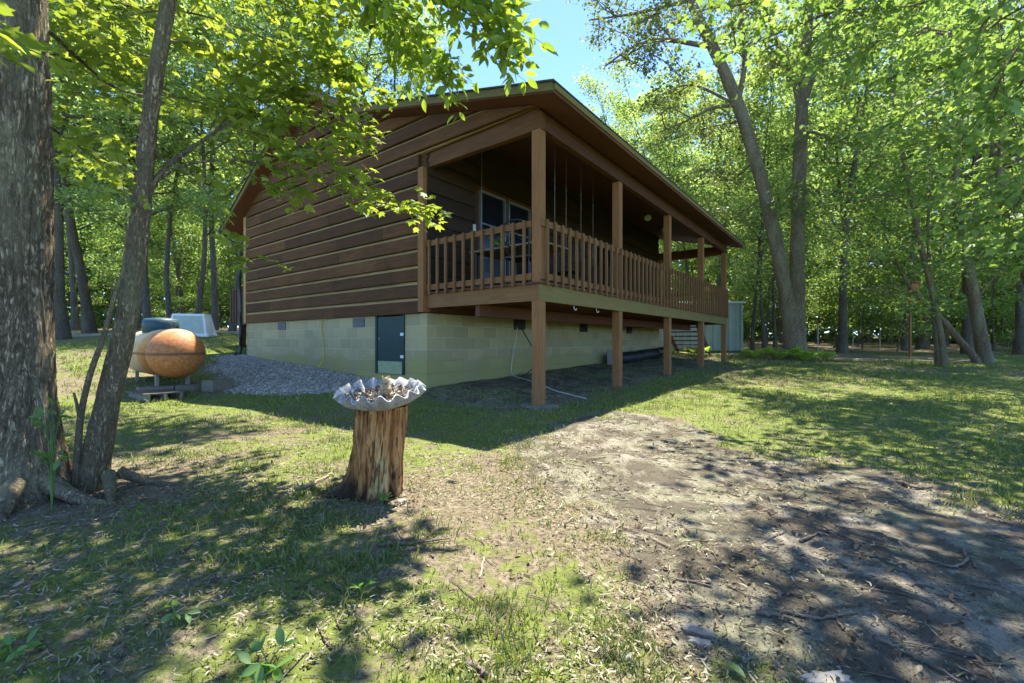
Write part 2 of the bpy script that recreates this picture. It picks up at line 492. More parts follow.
def m_stump():
    t = NT('rotten_stump_wood')
    v = t.coord((9, 9, 1.1)); g = t.noise(2.0, 6, .7, v, .8)
    p = t.noise(4.5, 4, .6, t.coord((1, 1, .45))); f = t.noise(1.5, 3, .6, t.coord((60, 60, 5)))
    p2 = t.noise(3.2, 5, .65, t.coord((1.4, 1.4, .5)), 1.0)
    col = t.ramp(g, [(.32, (.12, .05, .018)), (.45, (.36, .155, .05)), (.6, (.50, .26, .095)), (.75, (.58, .36, .16))])
    col = t.mix(t.ramp(p, [(.56, 0.0), (.64, .75)]), col, (.50, .40, .17))
    col = t.mix(t.ramp(p2, [(.36, .95), (.46, 0.0)]), col, (.045, .022, .012))
    col = t.mix(t.ramp(f, [(.36, .9), (.46, 0.0)]), col, (.10, .045, .018))
    c = t.n('ShaderNodeTexCoord'); sp = t.n('ShaderNodeSeparateXYZ'); t.l(c.outputs['Object'], sp.inputs[0])
    zz = t.math('ADD', sp.outputs[2], t.math('MULTIPLY', t.math('SUBTRACT', p, .5), .5))
    col = t.mix(t.ramp(zz, [(.03, .95), (.14, 0.0)]), col, (.03, .02, .013))
    return t.pbr(col, .9, 0, t.bump(t.math('ADD', g, t.math('MULTIPLY', f, .3)), .9, .02), .15)


M['stump'] = m_stump()
M['heart'] = m_simple('hollow_dark_wood', (.015, .01, .007), (.05, .03, .018), 9, .95, .4)
M['bath'] = m_simple('lichen_concrete', (.46, .45, .42), (.28, .275, .25), 12, .92, .6, c3=(.16, .16, .14))
M['figurine'] = m_simple('tan_cast_stone', (.40, .29, .155), (.28, .20, .11), 16, .9, .3)

# ------------------------------------------------------------------ leaves
T_DIAMOND = (np.array([(0, 0, 0), (.34, .42, .10), (0, 1, -.06), (-.34, .42, .10)]), np.array([(0, 1, 2, 3)]))
T_OVAL = (np.array([(0, 0, 0), (.17, .2, .05), (.24, .5, .07), (.15, .8, .02), (0, 1.05, -.10), (-.15, .8, .02), (-.24, .5, .07), (-.17, .2, .05),
                    (0, .2, 0), (0, .5, 0), (0, .8, -.03)]),
          np.array([(0, 1, 8, 8), (1, 2, 9, 8), (2, 3, 10, 9), (3, 4, 10, 10), (4, 5, 10, 10), (5, 6, 9, 10), (6, 7, 8, 9), (7, 0, 8, 8)]))
_mp = [(0, 0, 0), (.20, .06, .0), (.46, .16, -.05), (.34, .34, .04), (.60, .62, -.08), (.28, .60, .04), (.22, .72, .02), (0, 1.08, -.10),
       (-.22, .72, .02), (-.28, .60, .04), (-.60, .62, -.08), (-.34, .34, .04), (-.46, .16, -.05), (-.20, .06, 0), (0, .36, .0)]
T_MAPLE = (np.array(_mp), np.array([(14, i, (i + 1) % 14) for i in range(14)]))
T_OVAL = (T_OVAL[0], np.array([t for q in T_OVAL[1] for t in ([q[:3]] if q[2] == q[3] else [q[:3], (q[0], q[2], q[3])])]))


def leaves(C, S, tpl, up=1.0, dirs=None, dj=.8, nrm=None):
    """C centres (n,3), S sizes; up: how flat they lie; dirs: preferred way of the tips"""
    C = np.asarray(C, float); n = len(C); S = np.broadcast_to(np.asarray(S, float), (n,))
    N = rng.normal(size=(n, 3)); N[:, 2] = np.abs(N[:, 2]) * .4 + up
    if nrm is not None: N = N * .45 + nrm
    N /= np.linalg.norm(N, axis=1)[:, None]
    D = rng.normal(size=(n, 3))
    if dirs is not None: D = D * dj + dirs
    D -= N * (D * N).sum(1)[:, None]; D /= np.linalg.norm(D, axis=1)[:, None] + 1e-9
    X = np.cross(D, N)
    tv, tf = tpl
    V = C[:, None] + S[:, None, None] * (tv[None, :, 0:1] * X[:, None] + tv[None, :, 1:2] * D[:, None] + tv[None, :, 2:3] * N[:, None])
    Fs = tf[None] + (np.arange(n) * len(tv))[:, None, None]
    return V.reshape(-1, 3), Fs.reshape(-1, tf.shape[1])


class Leaves:
    def __init__(s): s.v = []; s.f = []; s.n = 0

    def add(s, *a, **k):
        V, Fs = leaves(*a, **k); s.v.append(V); s.f.append(Fs + s.n); s.n += len(V)

    def mesh(s, name): return np_mesh(name, np.vstack(s.v), np.vstack(s.f))


def wander(p0, d, L, n, jit=.15, lift=0.0):
    """a crooked line of n+1 points from p0 along d"""
    d = np.asarray(d, float); d = d / np.linalg.norm(d); pts = [np.asarray(p0, float)]
    for i in range(n):
        d = d + rng.normal(size=3) * jit + np.array([0, 0, lift]); d /= np.linalg.norm(d)
        pts.append(pts[-1] + d * L / n)
    return np.array(pts)


def limb_with_leaves(Q, L, p0, d, length, r, lsize, nleaf, tpl, sub=6, lift=.03, start=.25, flat=.55, spread=.28, k=5, up=.9):
    """a limb, its side twigs and the leaves on them"""
    n = 7
    pts = wander(p0, d, length, n, .16, lift)
    Q.tube(pts, np.linspace(r, r * .25, n + 1), k)
    per = max(3, nleaf // (sub + 1))
    for j in range(sub):
        f = start + (1 - start) * (j + .6 * rng.random()) / sub
        i = min(n - 1, int(f * n)); b = pts[i] + (pts[i + 1] - pts[i]) * (f * n - i)
        fw = pts[i + 1] - pts[i]; fw = fw / np.linalg.norm(fw)
        sd = np.cross(fw, (0, 0, 1.0)); sd = sd / (np.linalg.norm(sd) + 1e-6) * (1 if j % 2 else -1)
        dd = fw * .55 + sd * (.5 + .5 * rng.random()) + np.array([0, 0, rng.normal() * .22 + .05])
        tl = length * (.30 + .22 * rng.random()) * (1.1 - .5 * f)
        tw = wander(b, dd, tl, 4, .2, 0.0)
        Q.tube(tw, np.linspace(r * .28, r * .07, 5), 3)
        u = rng.random(per) ** .75 * 4 - 1e-3
        ii = np.clip(u.astype(int), 0, 3); c = tw[ii] + (tw[ii + 1] - tw[ii]) * (u - ii)[:, None]
        off = rng.normal(size=(per, 3)) * np.array([1, 1, flat]) * spread * (.5 + tl * .25)
        L.add(c + off, lsize * (.5 + .95 * rng.random(per)), tpl, up=up, dirs=off / (np.linalg.norm(off, axis=1)[:, None] + .05))
    u = rng.random(per); c = pts[-2] + (pts[-1] - pts[-2]) * u[:, None]
    off = rng.normal(size=(per, 3)) * np.array([1, 1, flat]) * spread
    L.add(c + off, lsize * (.7 + .6 * rng.random(per)), tpl, up=up)


def trunk_tube(Q, pts, rad, k, ridge=.0, seed=0):
    V, Fs = tube(pts, rad, k)
    if ridge:
        c = np.repeat(np.asarray(pts), k, 0); o = V - c; r = np.linalg.norm(o, axis=1)[:, None]
        th = np.tile(np.arange(k), len(pts)) * 2 * np.pi / k
        a = fbm(np.cos(th) * 3.4 / .29 * r[:, 0] * 3, np.sin(th) * 3.4 / .29 * r[:, 0] * 3, V[:, 2] * 3.0, seed, 3)
        rid = 1 - np.abs(a - .5) * 6
        lump = fbm(np.cos(th) * 1.2, np.sin(th) * 1.2, V[:, 2] * 1.1, seed + 7, 2) - .5
        V = c + o * (1 + lump[:, None] * .22) + o / r * np.clip(rid, -.6, 1)[:, None] * ridge
    Q.add(V, Fs)


def make_forest_tree(seed, ht, r0, c0, nl, spread, nleaf, lsize, tpl=T_DIAMOND):
    """returns trunk mesh and crown mesh of a woodland tree"""
    global rng
    keep = rng; rng = np.random.default_rng(seed)
    Q = Quads(); L = Leaves()
    n = 12
    pts = wander((0, 0, -.15), (rng.normal() * .05, rng.normal() * .05, 1), ht, n, .035, .01)
    zf = np.linspace(0, 1, n + 1)
    rad = r0 * (1 - .85 * zf); rad[0] *= 1.5; rad[1] *= 1.03
    Q.tube(pts, rad, 9)
    for j in range(nl):
        f = c0 + (1 - c0) * (j + rng.random()) / nl
        i = min(n - 1, int(f * n)); b = pts[i] + (pts[i + 1] - pts[i]) * (f * n - i)
        a = j * 2.4 + rng.normal() * .4
        g = (f - c0) / (1 - c0)
        ln = spread * (.55 + .45 * math.sin(math.pi * min(1, .25 + g * .75))) * (.75 + .5 * rng.random())
        d = (math.cos(a), math.sin(a), .15 + .75 * g)
        limb_with_leaves(Q, L, b, d, ln, rad[i] * .42 + .006, lsize, nleaf // nl, tpl, sub=6, spread=.34)
    t, c = Q.mesh('trunk'), L.mesh('crown')
    rng = keep
    return t, c


# ------------------------------------------------------------------ ground sheet
def sd_poly(x, y, poly):
    """signed distance, negative inside"""
    poly = np.asarray(poly, float); d = np.full(x.shape, 1e9); ins = np.zeros(x.shape, bool)
    for i in range(len(poly)):
        a, b = poly[i], poly[(i + 1) % len(poly)]
        ex, ey = b - a; wx, wy = x - a[0], y - a[1]
        t = np.clip((wx * ex + wy * ey) / (ex * ex + ey * ey), 0, 1)
        d = np.minimum(d, np.hypot(wx - ex * t, wy - ey * t))
        cnd = (a[1] > y) != (b[1] > y)
        with np.errstate(divide='ignore', invalid='ignore'):
            xi = a[0] + (y - a[1]) * ex / (ey if ey else 1e-9)
        ins ^= cnd & (x < xi)
    return np.where(ins, -d, d)


def sstep(v, a, b):
    t = np.clip((v - a) / (b - a), 0, 1); return t * t * (3 - 2 * t)


OX, OY = .39, 6.10                      # outer corner of the porch
YAW = math.atan2(.7928, .6096)
CU, SU = math.cos(YAW), math.sin(YAW)


def hw(u, v): return (OX + u * CU - v * SU, OY + u * SU + v * CU)


def h_uv(x, y):
    dx, dy = x - OX, y - OY
    return dx * CU + dy * SU, -dx * SU + dy * CU


DIRT = [(.10, 4.25), (.50, 5.1), (1.1, 5.65), (1.75, 5.2), (2.1, 4.5), (2.35, 3.6), (2.55, 2.75), (2.75, 2.3), (3.3, 1.8), (4.2, 1.3), (5, .2), (1.0, .2), (.85, 1.2), (.78, 1.55), (.84, 2.0), (.66, 2.6), (.34, 3.3)]
GRAVEL = [(-1.6, 8.0), (-2.2, 7.5), (-3.1, 7.15), (-4.3, 7.2), (-5.2, 8.2), (-6.4, 9.6), (-7.3, 11.4), (-6.9, 11.9), (-5, 10.3), (-3, 8.7)]
DRIVE_L = [(-6.5, 17.5), (-9, 16.2), (-14, 16.2), (-22, 17), (-22, 19), (-12, 18.6), (-6, 20)]
PATH_R = [(10.9, 16.9), (11.8, 15.3), (13.6, 14.6), (15.2, 14.7), (16.2, 16), (14.5, 17.6), (13, 20), (12.6, 24), (11.0, 24)]


def cover(x, y):
    u, v = h_uv(x, y)
    n = fbm(x / .8, y / .8, 0, 21, 3) - .5; n2 = fbm(x / 2.5, y / 2.5, 0, 31, 2) - .5
    n3 = fbm(x / .22, y / .22, 0, 41, 3) - .5
    dirt = 1 - sstep(sd_poly(x, y, DIRT) + n * 1.3 + n3 * .9, -.4, .5)
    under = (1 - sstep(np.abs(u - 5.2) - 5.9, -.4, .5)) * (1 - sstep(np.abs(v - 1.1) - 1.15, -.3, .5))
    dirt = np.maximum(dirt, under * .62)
    gravel = 1 - sstep(sd_poly(x, y, GRAVEL) + n * .5, -.1, .2)
    gravel = np.maximum(gravel, 1 - sstep(sd_poly(x, y, DRIVE_L) + n * .8, -.2, .4))
    dirt = np.maximum(dirt, 1 - sstep(sd_poly(x, y, PATH_R) + n * .8, -.3, .5))
    d = np.hypot(x, y)
    grass = .54 + n2 * .7
    # thin mixed straw and moss in the middle foreground
    mid = np.exp(-(((x + .1) / 1.3) ** 2 + ((y - 1.9) / 1.5) ** 2)); grass = grass + .06 * mid
    left = np.exp(-(((x + 1.9) / 1.5) ** 2 + ((y - 2.0) / 1.4) ** 2)); grass = grass + .10 * left
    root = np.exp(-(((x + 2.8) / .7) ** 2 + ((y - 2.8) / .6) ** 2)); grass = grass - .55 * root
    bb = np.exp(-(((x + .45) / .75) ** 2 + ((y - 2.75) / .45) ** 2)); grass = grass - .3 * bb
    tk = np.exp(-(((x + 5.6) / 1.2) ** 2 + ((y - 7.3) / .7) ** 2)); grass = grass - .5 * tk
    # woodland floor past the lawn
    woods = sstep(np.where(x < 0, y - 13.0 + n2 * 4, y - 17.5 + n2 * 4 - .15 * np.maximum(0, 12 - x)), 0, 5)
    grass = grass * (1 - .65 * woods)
    grass = grass * (1 - dirt) * (1 - gravel)
    return np.clip(grass, 0, 1), np.clip(dirt, 0, 1), np.clip(gravel, 0, 1)


def graded(c, lo, hi, fine, nn):
    t = np.linspace(-1, 1, nn)
    k = 5.6
    s = np.sinh(k * t) / math.sinh(k)
    return np.where(s < 0, c + s * (c - lo), c + s * (hi - c))


def build_ground():
    xs = graded(.4, -150, 150, .05, 460); ys = graded(3.2, -90, 170, .05, 460)
    X, Y = np.meshgrid(xs, ys); x, y = X.ravel(), Y.ravel()
    V = np.stack([x, y, gz(x, y)], 1)
    nx, ny = len(xs), len(ys)
    i = (np.arange(ny - 1)[:, None] * nx + np.arange(nx - 1)[None]).ravel()
    me = np_mesh('ground', V, np.stack([i, i + 1, i + 1 + nx, i + nx], 1), True)
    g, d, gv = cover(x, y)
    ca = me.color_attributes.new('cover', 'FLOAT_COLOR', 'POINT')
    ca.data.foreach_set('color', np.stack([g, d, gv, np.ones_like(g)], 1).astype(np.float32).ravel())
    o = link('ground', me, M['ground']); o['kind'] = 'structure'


build_ground()


def scatter(n, x0, x1, y0, y1, pw=1.0):
    """points thinning out with distance from the clearing's near end"""
    out = []
    tot = 0
    while tot < n:
        m = n * 4
        x = rng.uniform(x0, x1, m); y = rng.uniform(y0, y1, m)
        d = np.hypot(x, y) + .2
        k = rng.random(m) < (1.3 / np.maximum(d, 1.3)) ** pw
        out.append(np.stack([x[k], y[k]], 1)); tot += k.sum()
    return np.vstack(out)[:n]


STUMP = np.array([-.835, 2.80]); TREE_A = np.array([-2.98, 2.78]); TREE_B = np.array([-2.62, 2.92])


def build_grass():
    p = scatter(560000, -12, 14, .7, 17, 1.35)
    g, d, gv = cover(p[:, 0], p[:, 1])
    u, v = h_uv(p[:, 0], p[:, 1])
    inside = (u > -.02) & (u < 11.2) & (v > 2.25) & (v < 9.25)
    tuft = fbm(p[:, 0] / .16, p[:, 1] / .16, 0, 77, 2)
    tuft2 = fbm(p[:, 0] / .7, p[:, 1] / .7, 0, 78, 2)
    dens = g * (.25 + 1.5 * sstep(tuft, .42, .66)) * (.35 + 1.2 * sstep(tuft2, .38, .62))
    k = (rng.random(len(p)) < np.clip(dens, 0, 1)) & ~inside & (np.hypot(*(p - STUMP).T) > .2)
    p = p[k]; t2 = tuft2[k]; n = len(p)
    dist = np.hypot(p[:, 0], p[:, 1])
    hgt = (.012 + .040 * rng.random(n) ** 3 * (.3 + 1.3 * t2)) * (1 + .05 * dist)
    w = (.0012 + .0010 * rng.random(n)) * (1 + .24 * dist)
    z = gz(p[:, 0], p[:, 1])
    a = rng.random(n) * 2 * np.pi; la = rng.random(n) * 2 * np.pi; lean = hgt * (.2 + .9 * rng.random(n))
    B = np.stack([p[:, 0], p[:, 1], z - .004], 1); S = np.stack([np.cos(a), np.sin(a), 0 * a], 1) * w[:, None]
    Ld = np.stack([np.cos(la), np.sin(la), 0 * la], 1)
    mid = B + Ld * (lean * .35)[:, None] + np.array([0, 0, 1]) * (hgt * .6)[:, None]
    tip = B + Ld * lean[:, None] + np.array([0, 0, 1]) * hgt[:, None]
    V = np.stack([B - S, B + S, mid + S * .8, tip, mid - S * .8], 1).reshape(-1, 3)
    b = (np.arange(n) * 5)[:, None]
    Fs = np.stack([b + [0, 1, 2], b + [0, 2, 4], b + [4, 2, 3]], 1).reshape(-1, 3)
    o = link('grass', np_mesh('grass', V, Fs), M['grass'])
    tag(o, 'short patchy grass and moss over the shaded yard', 'grass', kind='stuff')


def build_litter():
    p = scatter(90000, -9, 11, .7, 14, 1.3)
    g, d, gv = cover(p[:, 0], p[:, 1]); u, v = h_uv(p[:, 0], p[:, 1])
    inside = (u > -.02) & (u < 11.2) & (v > 2.25) & (v < 9.25)
    cl = fbm(p[:, 0] / .55, p[:, 1] / .55, 0, 91, 2)
    w = (.22 + .85 * d + .4 * (g < .35)) * sstep(cl, .36, .62) * (1 - .9 * gv)
    k = (rng.random(len(p)) < w) & ~inside; p = p[k]; n = len(p)
    z = gz(p[:, 0], p[:, 1]) + .006 + .006 * rng.random(n)
    s = (.007 + .024 * rng.random(n) ** 4) * (1 + .07 * np.hypot(p[:, 0], p[:, 1]))
    L = Leaves(); L.add(np.stack([p[:, 0], p[:, 1], z], 1), s, T_OVAL, up=.9)
    tag(link('leaf_litter', L.mesh('leaf_litter'), M['litter']), 'small dry brown leaves strewn over soil and thin grass', 'leaf litter', kind='stuff')
    # fine twigs
    p = scatter(5200, -6, 8, .7, 11, 1.2); g, d, gv = cover(p[:, 0], p[:, 1])
    u, v = h_uv(p[:, 0], p[:, 1])
    k = (rng.random(len(p)) < .22 + .8 * d) & (gv < .3) & ~((u > -.05) & (v > 2.2)); p = p[k]
    Q = Quads()
    for x, y in p:
        a = rng.normal() * .7 + 2.5; L_ = .04 + .16 * rng.random() ** 2
        pts = wander((x, y, 0), (math.cos(a), math.sin(a), 0), L_, 3, .25)
        pts[:, 2] = gz(pts[:, 0], pts[:, 1]) + .006
        Q.tube(pts, np.linspace(.0028, .0012, 4) * (.6 + rng.random()), 4)
    tag(link('twig_litter', Q.mesh('twig_litter'), M['stickwood']), 'fine dark twigs scattered across the bare dirt', 'twigs', kind='stuff')


def build_gravel():
    p = np.stack([rng.uniform(-7.6, -1.4, 36000), rng.uniform(7, 12.2, 36000)], 1)
    g, d, gv = cover(p[:, 0], p[:, 1]); u, v = h_uv(p[:, 0], p[:, 1])
    k = (rng.random(len(p)) < gv * .8) & ~((u > -.03) & (v > 2.2)); p = p[k]; n = len(p)
    s = .012 + .022 * rng.random(n) ** 2
    z = gz(p[:, 0], p[:, 1])
    oc = np.array([(1, 0, 0), (0, 1, 0), (-1, 0, 0), (0, -1, 0), (0, 0, .75), (0, 0, -.6)])
    of = np.array([(0, 1, 4), (1, 2, 4), (2, 3, 4), (3, 0, 4), (1, 0, 5), (2, 1, 5), (3, 2, 5), (0, 3, 5)])
    R = rng.normal(size=(n, 6, 3)) * .22
    a = rng.random(n) * 6.28; ca, sa = np.cos(a)[:, None], np.sin(a)[:, None]
    T = oc[None] + R
    T = np.stack([T[..., 0] * ca - T[..., 1] * sa, T[..., 0] * sa + T[..., 1] * ca, T[..., 2]], -1)
    V = np.stack([p[:, 0], p[:, 1], z + .004], 1)[:, None] + T * s[:, None, None]
    Fs = of[None] + (np.arange(n) * 6)[:, None, None]
    tag(link('gravel', np_mesh('gravel', V.reshape(-1, 3), Fs.reshape(-1, 3)), M['pebble']), 'grey crushed stone spread along the block foundation', 'gravel', kind='stuff')


def build_straw():
    p = scatter(95000, -7, 9, .7, 12, 1.4)
    g, d, gv = cover(p[:, 0], p[:, 1]); u, v = h_uv(p[:, 0], p[:, 1])
    cl = fbm(p[:, 0] / .4, p[:, 1] / .4, 0, 55, 3)
    k = (rng.random(len(p)) < (.25 + .9 * (1 - d)) * sstep(cl, .3, .62) * (1 - gv)) & ~((u > -.02) & (v > 2.25) & (v < 9.25) & (u < 11.2)); p = p[k]; n = len(p)
    dist = np.hypot(p[:, 0], p[:, 1]); z = gz(p[:, 0], p[:, 1]) + .004 + .012 * rng.random(n)
    a = rng.random(n) * 6.283; ln = (.012 + .030 * rng.random(n) ** 2) * (1 + .04 * dist); w = (.0011 + .0010 * rng.random(n)) * (1 + .2 * dist)
    D = np.stack([np.cos(a), np.sin(a), rng.normal(size=n) * .22], 1); S = np.stack([-np.sin(a), np.cos(a), 0 * a], 1)
    B = np.stack([p[:, 0], p[:, 1], z], 1); c = rng.normal(size=n)[:, None] * S * .25
    V = np.stack([B - S * w[:, None], B + S * w[:, None], B + (D * .5 + c) * ln[:, None] + S * w[:, None], B + (D * .5 + c) * ln[:, None] - S * w[:, None] + [0, 0, .002], B + D * ln[:, None]], 1).reshape(-1, 3)
    b = (np.arange(n) * 5)[:, None]
    tag(link('dry_straw', np_mesh('dry_straw', V, np.stack([b + [0, 1, 2], b + [0, 2, 3], b + [3, 2, 4]], 1).reshape(-1, 3)), M['straw']), 'dry straw coloured grass thatch lying between the green blades', 'straw', kind='stuff')


build_grass(); build_straw(); build_litter(); build_gravel()

# ------------------------------------------------------------------ log cabin (local axes: x along the porch, y along the gable wall)
UL, V0, V1 = 10.94, 2.28, 9.20
ZB = 1.42                               # top of the block
cabin = thing('log_cabin', 'dark brown log sided cabin with a raised porch on posts and pale block foundation', 'cabin', (OX, OY, 0), YAW)

# roof profile (y, z)
RA, RB, RC, RD = (-.42, 4.16), (3.77, 5.19), (5.75, 6.25), (9.85, 3.93)


def prof(v, off=0.0):
    ps = [RA, RB, RC, RD]
    for (a, za), (b, zb) in zip(ps, ps[1:]):
        if v <= b or b == RD[0]: return za + (zb - za) * (v - a) / (b - a) + off


UN = -.12                                # roof underside
b = MB().box((0, V0, -.2), (.2, 2.84, ZB)); b.box((0, 3.66, -.2), (.2, V1, ZB)); b.box((.0, 2.84, -.2), (.2, 3.66, .36))
found = b.build('foundation', M['block_v'], cabin)
MB().box((.2, V0, -.2), (UL - .1, V0 + .2, ZB)).box((.2, V1 - .2, -.2), (UL - .1, V1, ZB)).build('foundation', M['block_u'], cabin)
MB().box((UL - .1, V0, -.2), (UL + .1, V1, ZB)).build('foundation', M['block_v'], cabin)

# crawl-space door
d = MB().box((-.012, 2.89, .60), (.03, 3.61, ZB - .02)).build('crawl_door', M['greenpaint'], cabin, bevel=.004)
d['label'] = 'dark green crawl space door in the block wall'
for va in (2.84, 3.61): MB().box((-.03, va, .37), (.04, va + .05, ZB - .004)).build('door_frame', M['greenpaint'], d)
for zh in (1.05, .66): MB().box((-.032, 2.845, zh), (-.031 + .012, 2.93, zh + .05)).build('hinge', M['white'], d)
MB().box((-.006, 2.89, .37), (.03, 3.61, .597)).build('sill_board', M['paleboard'], cabin, bevel=.004)
MB().box((-.034, 3.50, 1.0), (-.013, 3.56, 1.02)).box((-.028, 3.52, .96), (-.013, 3.54, .999)).build('latch', M['steel'], d)
for v in (4.21, 7.29):
    f = MB().box((-.006, v - .19, 1.22), (.02, v + .19, 1.40)).build('foundation_vent', M['black'], cabin)
    s = MB()
    for k in range(4): s.obox((-.012, v, 1.245 + k * .04), (.006, 0, .004), (0, .18, 0), (.002, 0, .006))
    s.build('louvre', M['steel'], f)
for u in (2.57, 5.37, 8.33):
    f = MB().box((u - .19, V0 - .03, 1.20), (u + .19, V0 + .01, 1.41)).build('foundation_vent', M['black'], cabin)
    s = MB()
    for k in range(4): s.obox((u, V0 - .036, 1.235 + k * .045), (.18, 0, 0), (0, .006, .004), (0, .002, .006))
    s.build('louvre', M['black'], f)

# walls
core = MB()
core.prism([(V0 + .02, ZB), (V1 - .02, ZB), (V1 - .02, prof(V1, UN) - .03), (RC[0], RC[1] + UN - .03), (RB[0], RB[1] + UN - .03), (V0 + .02, prof(V0, UN) - .03)], .0, .14)
core.build('wall', M['siding'], cabin)
MB().box((.14, V0 + .02, ZB), (UL - .14, V0 + .16, prof(V0, UN) - .02)).box((.14, V1 - .16, ZB), (UL - .14, V1 - .02, prof(V1, UN) - .05)).build('wall', M['siding'], cabin)
core = MB()
core.prism([(V0 + .02, ZB), (V1 - .02, ZB), (V1 - .02, prof(V1, UN) - .03), (RC[0], RC[1] + UN - .03), (RB[0], RB[1] + UN - .03), (V0 + .02, prof(V0, UN) - .03)], UL - .14, UL)
core.build('wall', M['siding'], cabin)

# boards of the near gable: courses with a lighter bevelled lower edge
CH = .272; LIP = .062
boards = MB(); lips = MB()


def span(z):
    lo = V0 + .14 if z < 4.11 else max(-.02, (z - UN + .01 - RA[1]) / ((RB[1] - RA[1]) / (RB[0] - RA[0])) + RA[0])
    if z >= RB[1] + UN - .01:
        lo = RB[0] + (z - UN + .01 - RB[1]) / ((RC[1] - RB[1]) / (RC[0] - RB[0]))
    sl = (RC[1] - RD[1]) / (RD[0] - RC[0])
    hi = min(V1, RC[0] + (RC[1] + UN - .01 - z) / sl)
    return lo, hi


z = ZB + .004
row = 0
while z < RC[1] + UN - .12:
    for (za, zb, tgt, u0, u1) in ((z + CH - LIP, min(z + CH - .002, RC[1] + UN - .04), lips, -.022, -.001), (z, z + CH - LIP - .001, boards, -.068, -.001)):
        la, ha = span(za); lb, hb = span(zb)
        if hb - lb < .15 or zb <= za: continue
        cuts = [] ; c = max(la, lb) + .5 + rng.random() * 2.6
        while c < min(ha, hb) - .5: cuts.append(c); c += 1.5 + rng.random() * 2.6
        es = [None] + cuts + [None]
        for e0, e1 in zip(es, es[1:]):
            a0, b0 = (la, lb) if e0 is None else (e0 + .003, e0 + .003)
            a1, b1 = (ha, hb) if e1 is None else (e1 - .003, e1 - .003)
            if tgt is lips:
                tgt.add([(-.066, a0, za), (-.066, a1, za), (-.006, b1, zb), (-.006, b0, zb), (-.002, a0, za), (-.002, a1, za), (-.002, b1, zb), (-.002, b0, zb)],
                        [(0, 1, 2, 3), (7, 6, 5, 4), (0, 4, 5, 1), (1, 5, 6, 2), (2, 6, 7, 3), (3, 7, 4, 0)])
            else: tgt.prism([(a0, za), (a1, za), (b1, zb), (b0, zb)], u0, u1)
    z += CH; row += 1
boards.build('log_siding', M['siding'], cabin, bevel=.006)
lips.build('siding_edge', M['pale_edge'], cabin)
# logs of the wall behind the porch
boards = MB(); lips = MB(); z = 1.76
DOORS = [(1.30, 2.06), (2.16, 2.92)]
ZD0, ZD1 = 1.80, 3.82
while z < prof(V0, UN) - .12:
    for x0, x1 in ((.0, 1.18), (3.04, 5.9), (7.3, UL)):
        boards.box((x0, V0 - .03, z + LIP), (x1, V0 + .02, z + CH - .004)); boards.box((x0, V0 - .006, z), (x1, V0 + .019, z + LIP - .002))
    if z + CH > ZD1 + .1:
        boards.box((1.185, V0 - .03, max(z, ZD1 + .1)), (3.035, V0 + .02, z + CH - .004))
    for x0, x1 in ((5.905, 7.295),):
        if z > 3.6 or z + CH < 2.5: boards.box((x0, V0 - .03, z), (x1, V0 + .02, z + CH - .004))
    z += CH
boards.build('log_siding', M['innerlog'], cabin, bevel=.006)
# glazed doors and a window on that wall
for x0, x1 in DOORS:
    fr = MB().box((x0, V0 - .05, ZD0), (x0 + .035, V0 + .03, ZD1)).box((x1 - .035, V0 - .05, ZD0), (x1, V0 + .03, ZD1)).box((x0 + .035, V0 - .05, ZD1 - .045), (x1 - .035, V0 + .03, ZD1)).box((x0 + .035, V0 - .05, ZD0), (x1 - .035, V0 + .03, ZD0 + .12)).box((x0 + .035, V0 - .04, 3.18), (x1 - .035, V0 + .02, 3.21))
    pt = fr.build('patio_door', M['greyframe'], cabin)
    MB().box((x0 + .035, V0 - .005, ZD0 + .12), (x1 - .035, V0 + .005, ZD1 - .045)).build('pane', M['glass'], pt)
    if x0 < 2: MB().box((x1 - .028, V0 - .085, 2.72), (x1 - .010, V0 - .052, 2.92)).build('handle', M['steel'], pt)
w = MB().box((5.95, V0 - .04, 2.5), (6.0, V0 + .02, 3.6)).box((7.2, V0 - .04, 2.5), (7.25, V0 + .02, 3.6)).box((6.0, V0 - .04, 3.55), (7.2, V0 + .02, 3.6)).box((6.0, V0 - .04, 2.5), (7.2, V0 + .02, 2.55)).box((6.58, V0 - .04, 2.55), (6.62, V0 + .02, 3.55))
w = w.build('window', M['darkwood'], cabin)
MB().box((6.0, V0 - .0, 2.55), (6.58, V0 + .01, 3.55)).box((6.62, V0, 2.55), (7.2, V0 + .01, 3.55)).build('pane', M['glass'], w)
# corner boards
MB().box((-.076, V1 - .12, ZB), (-.003, V1 + .002, prof(V1, UN) - .02)).build('corner_board', M['pale_edge'], cabin)

# posts
for u in (0, 2.56, 5.29, 8.09, UL - .14):
    MB().box((u, 0.012, -.15), (u + .14, .152, 1.508)).build('support_post', M['post'], cabin, bevel=.006)
    MB().box((u, 0.012, 1.768), (u + .14, .152, 3.85)).build('porch_post', M['post'], cabin, bevel=.006)
MB().box((-.080, V0 - .002, ZB + .02), (.075, V0 + .138, 3.85)).build('porch_post', M['post'], cabin, bevel=.006)
MB().box((UL - .14, V0 - .16, 1.768), (UL, V0 - .02, 3.85)).build('porch_post', M['post'], cabin, bevel=.006)
for v in (1.2,):
    pass
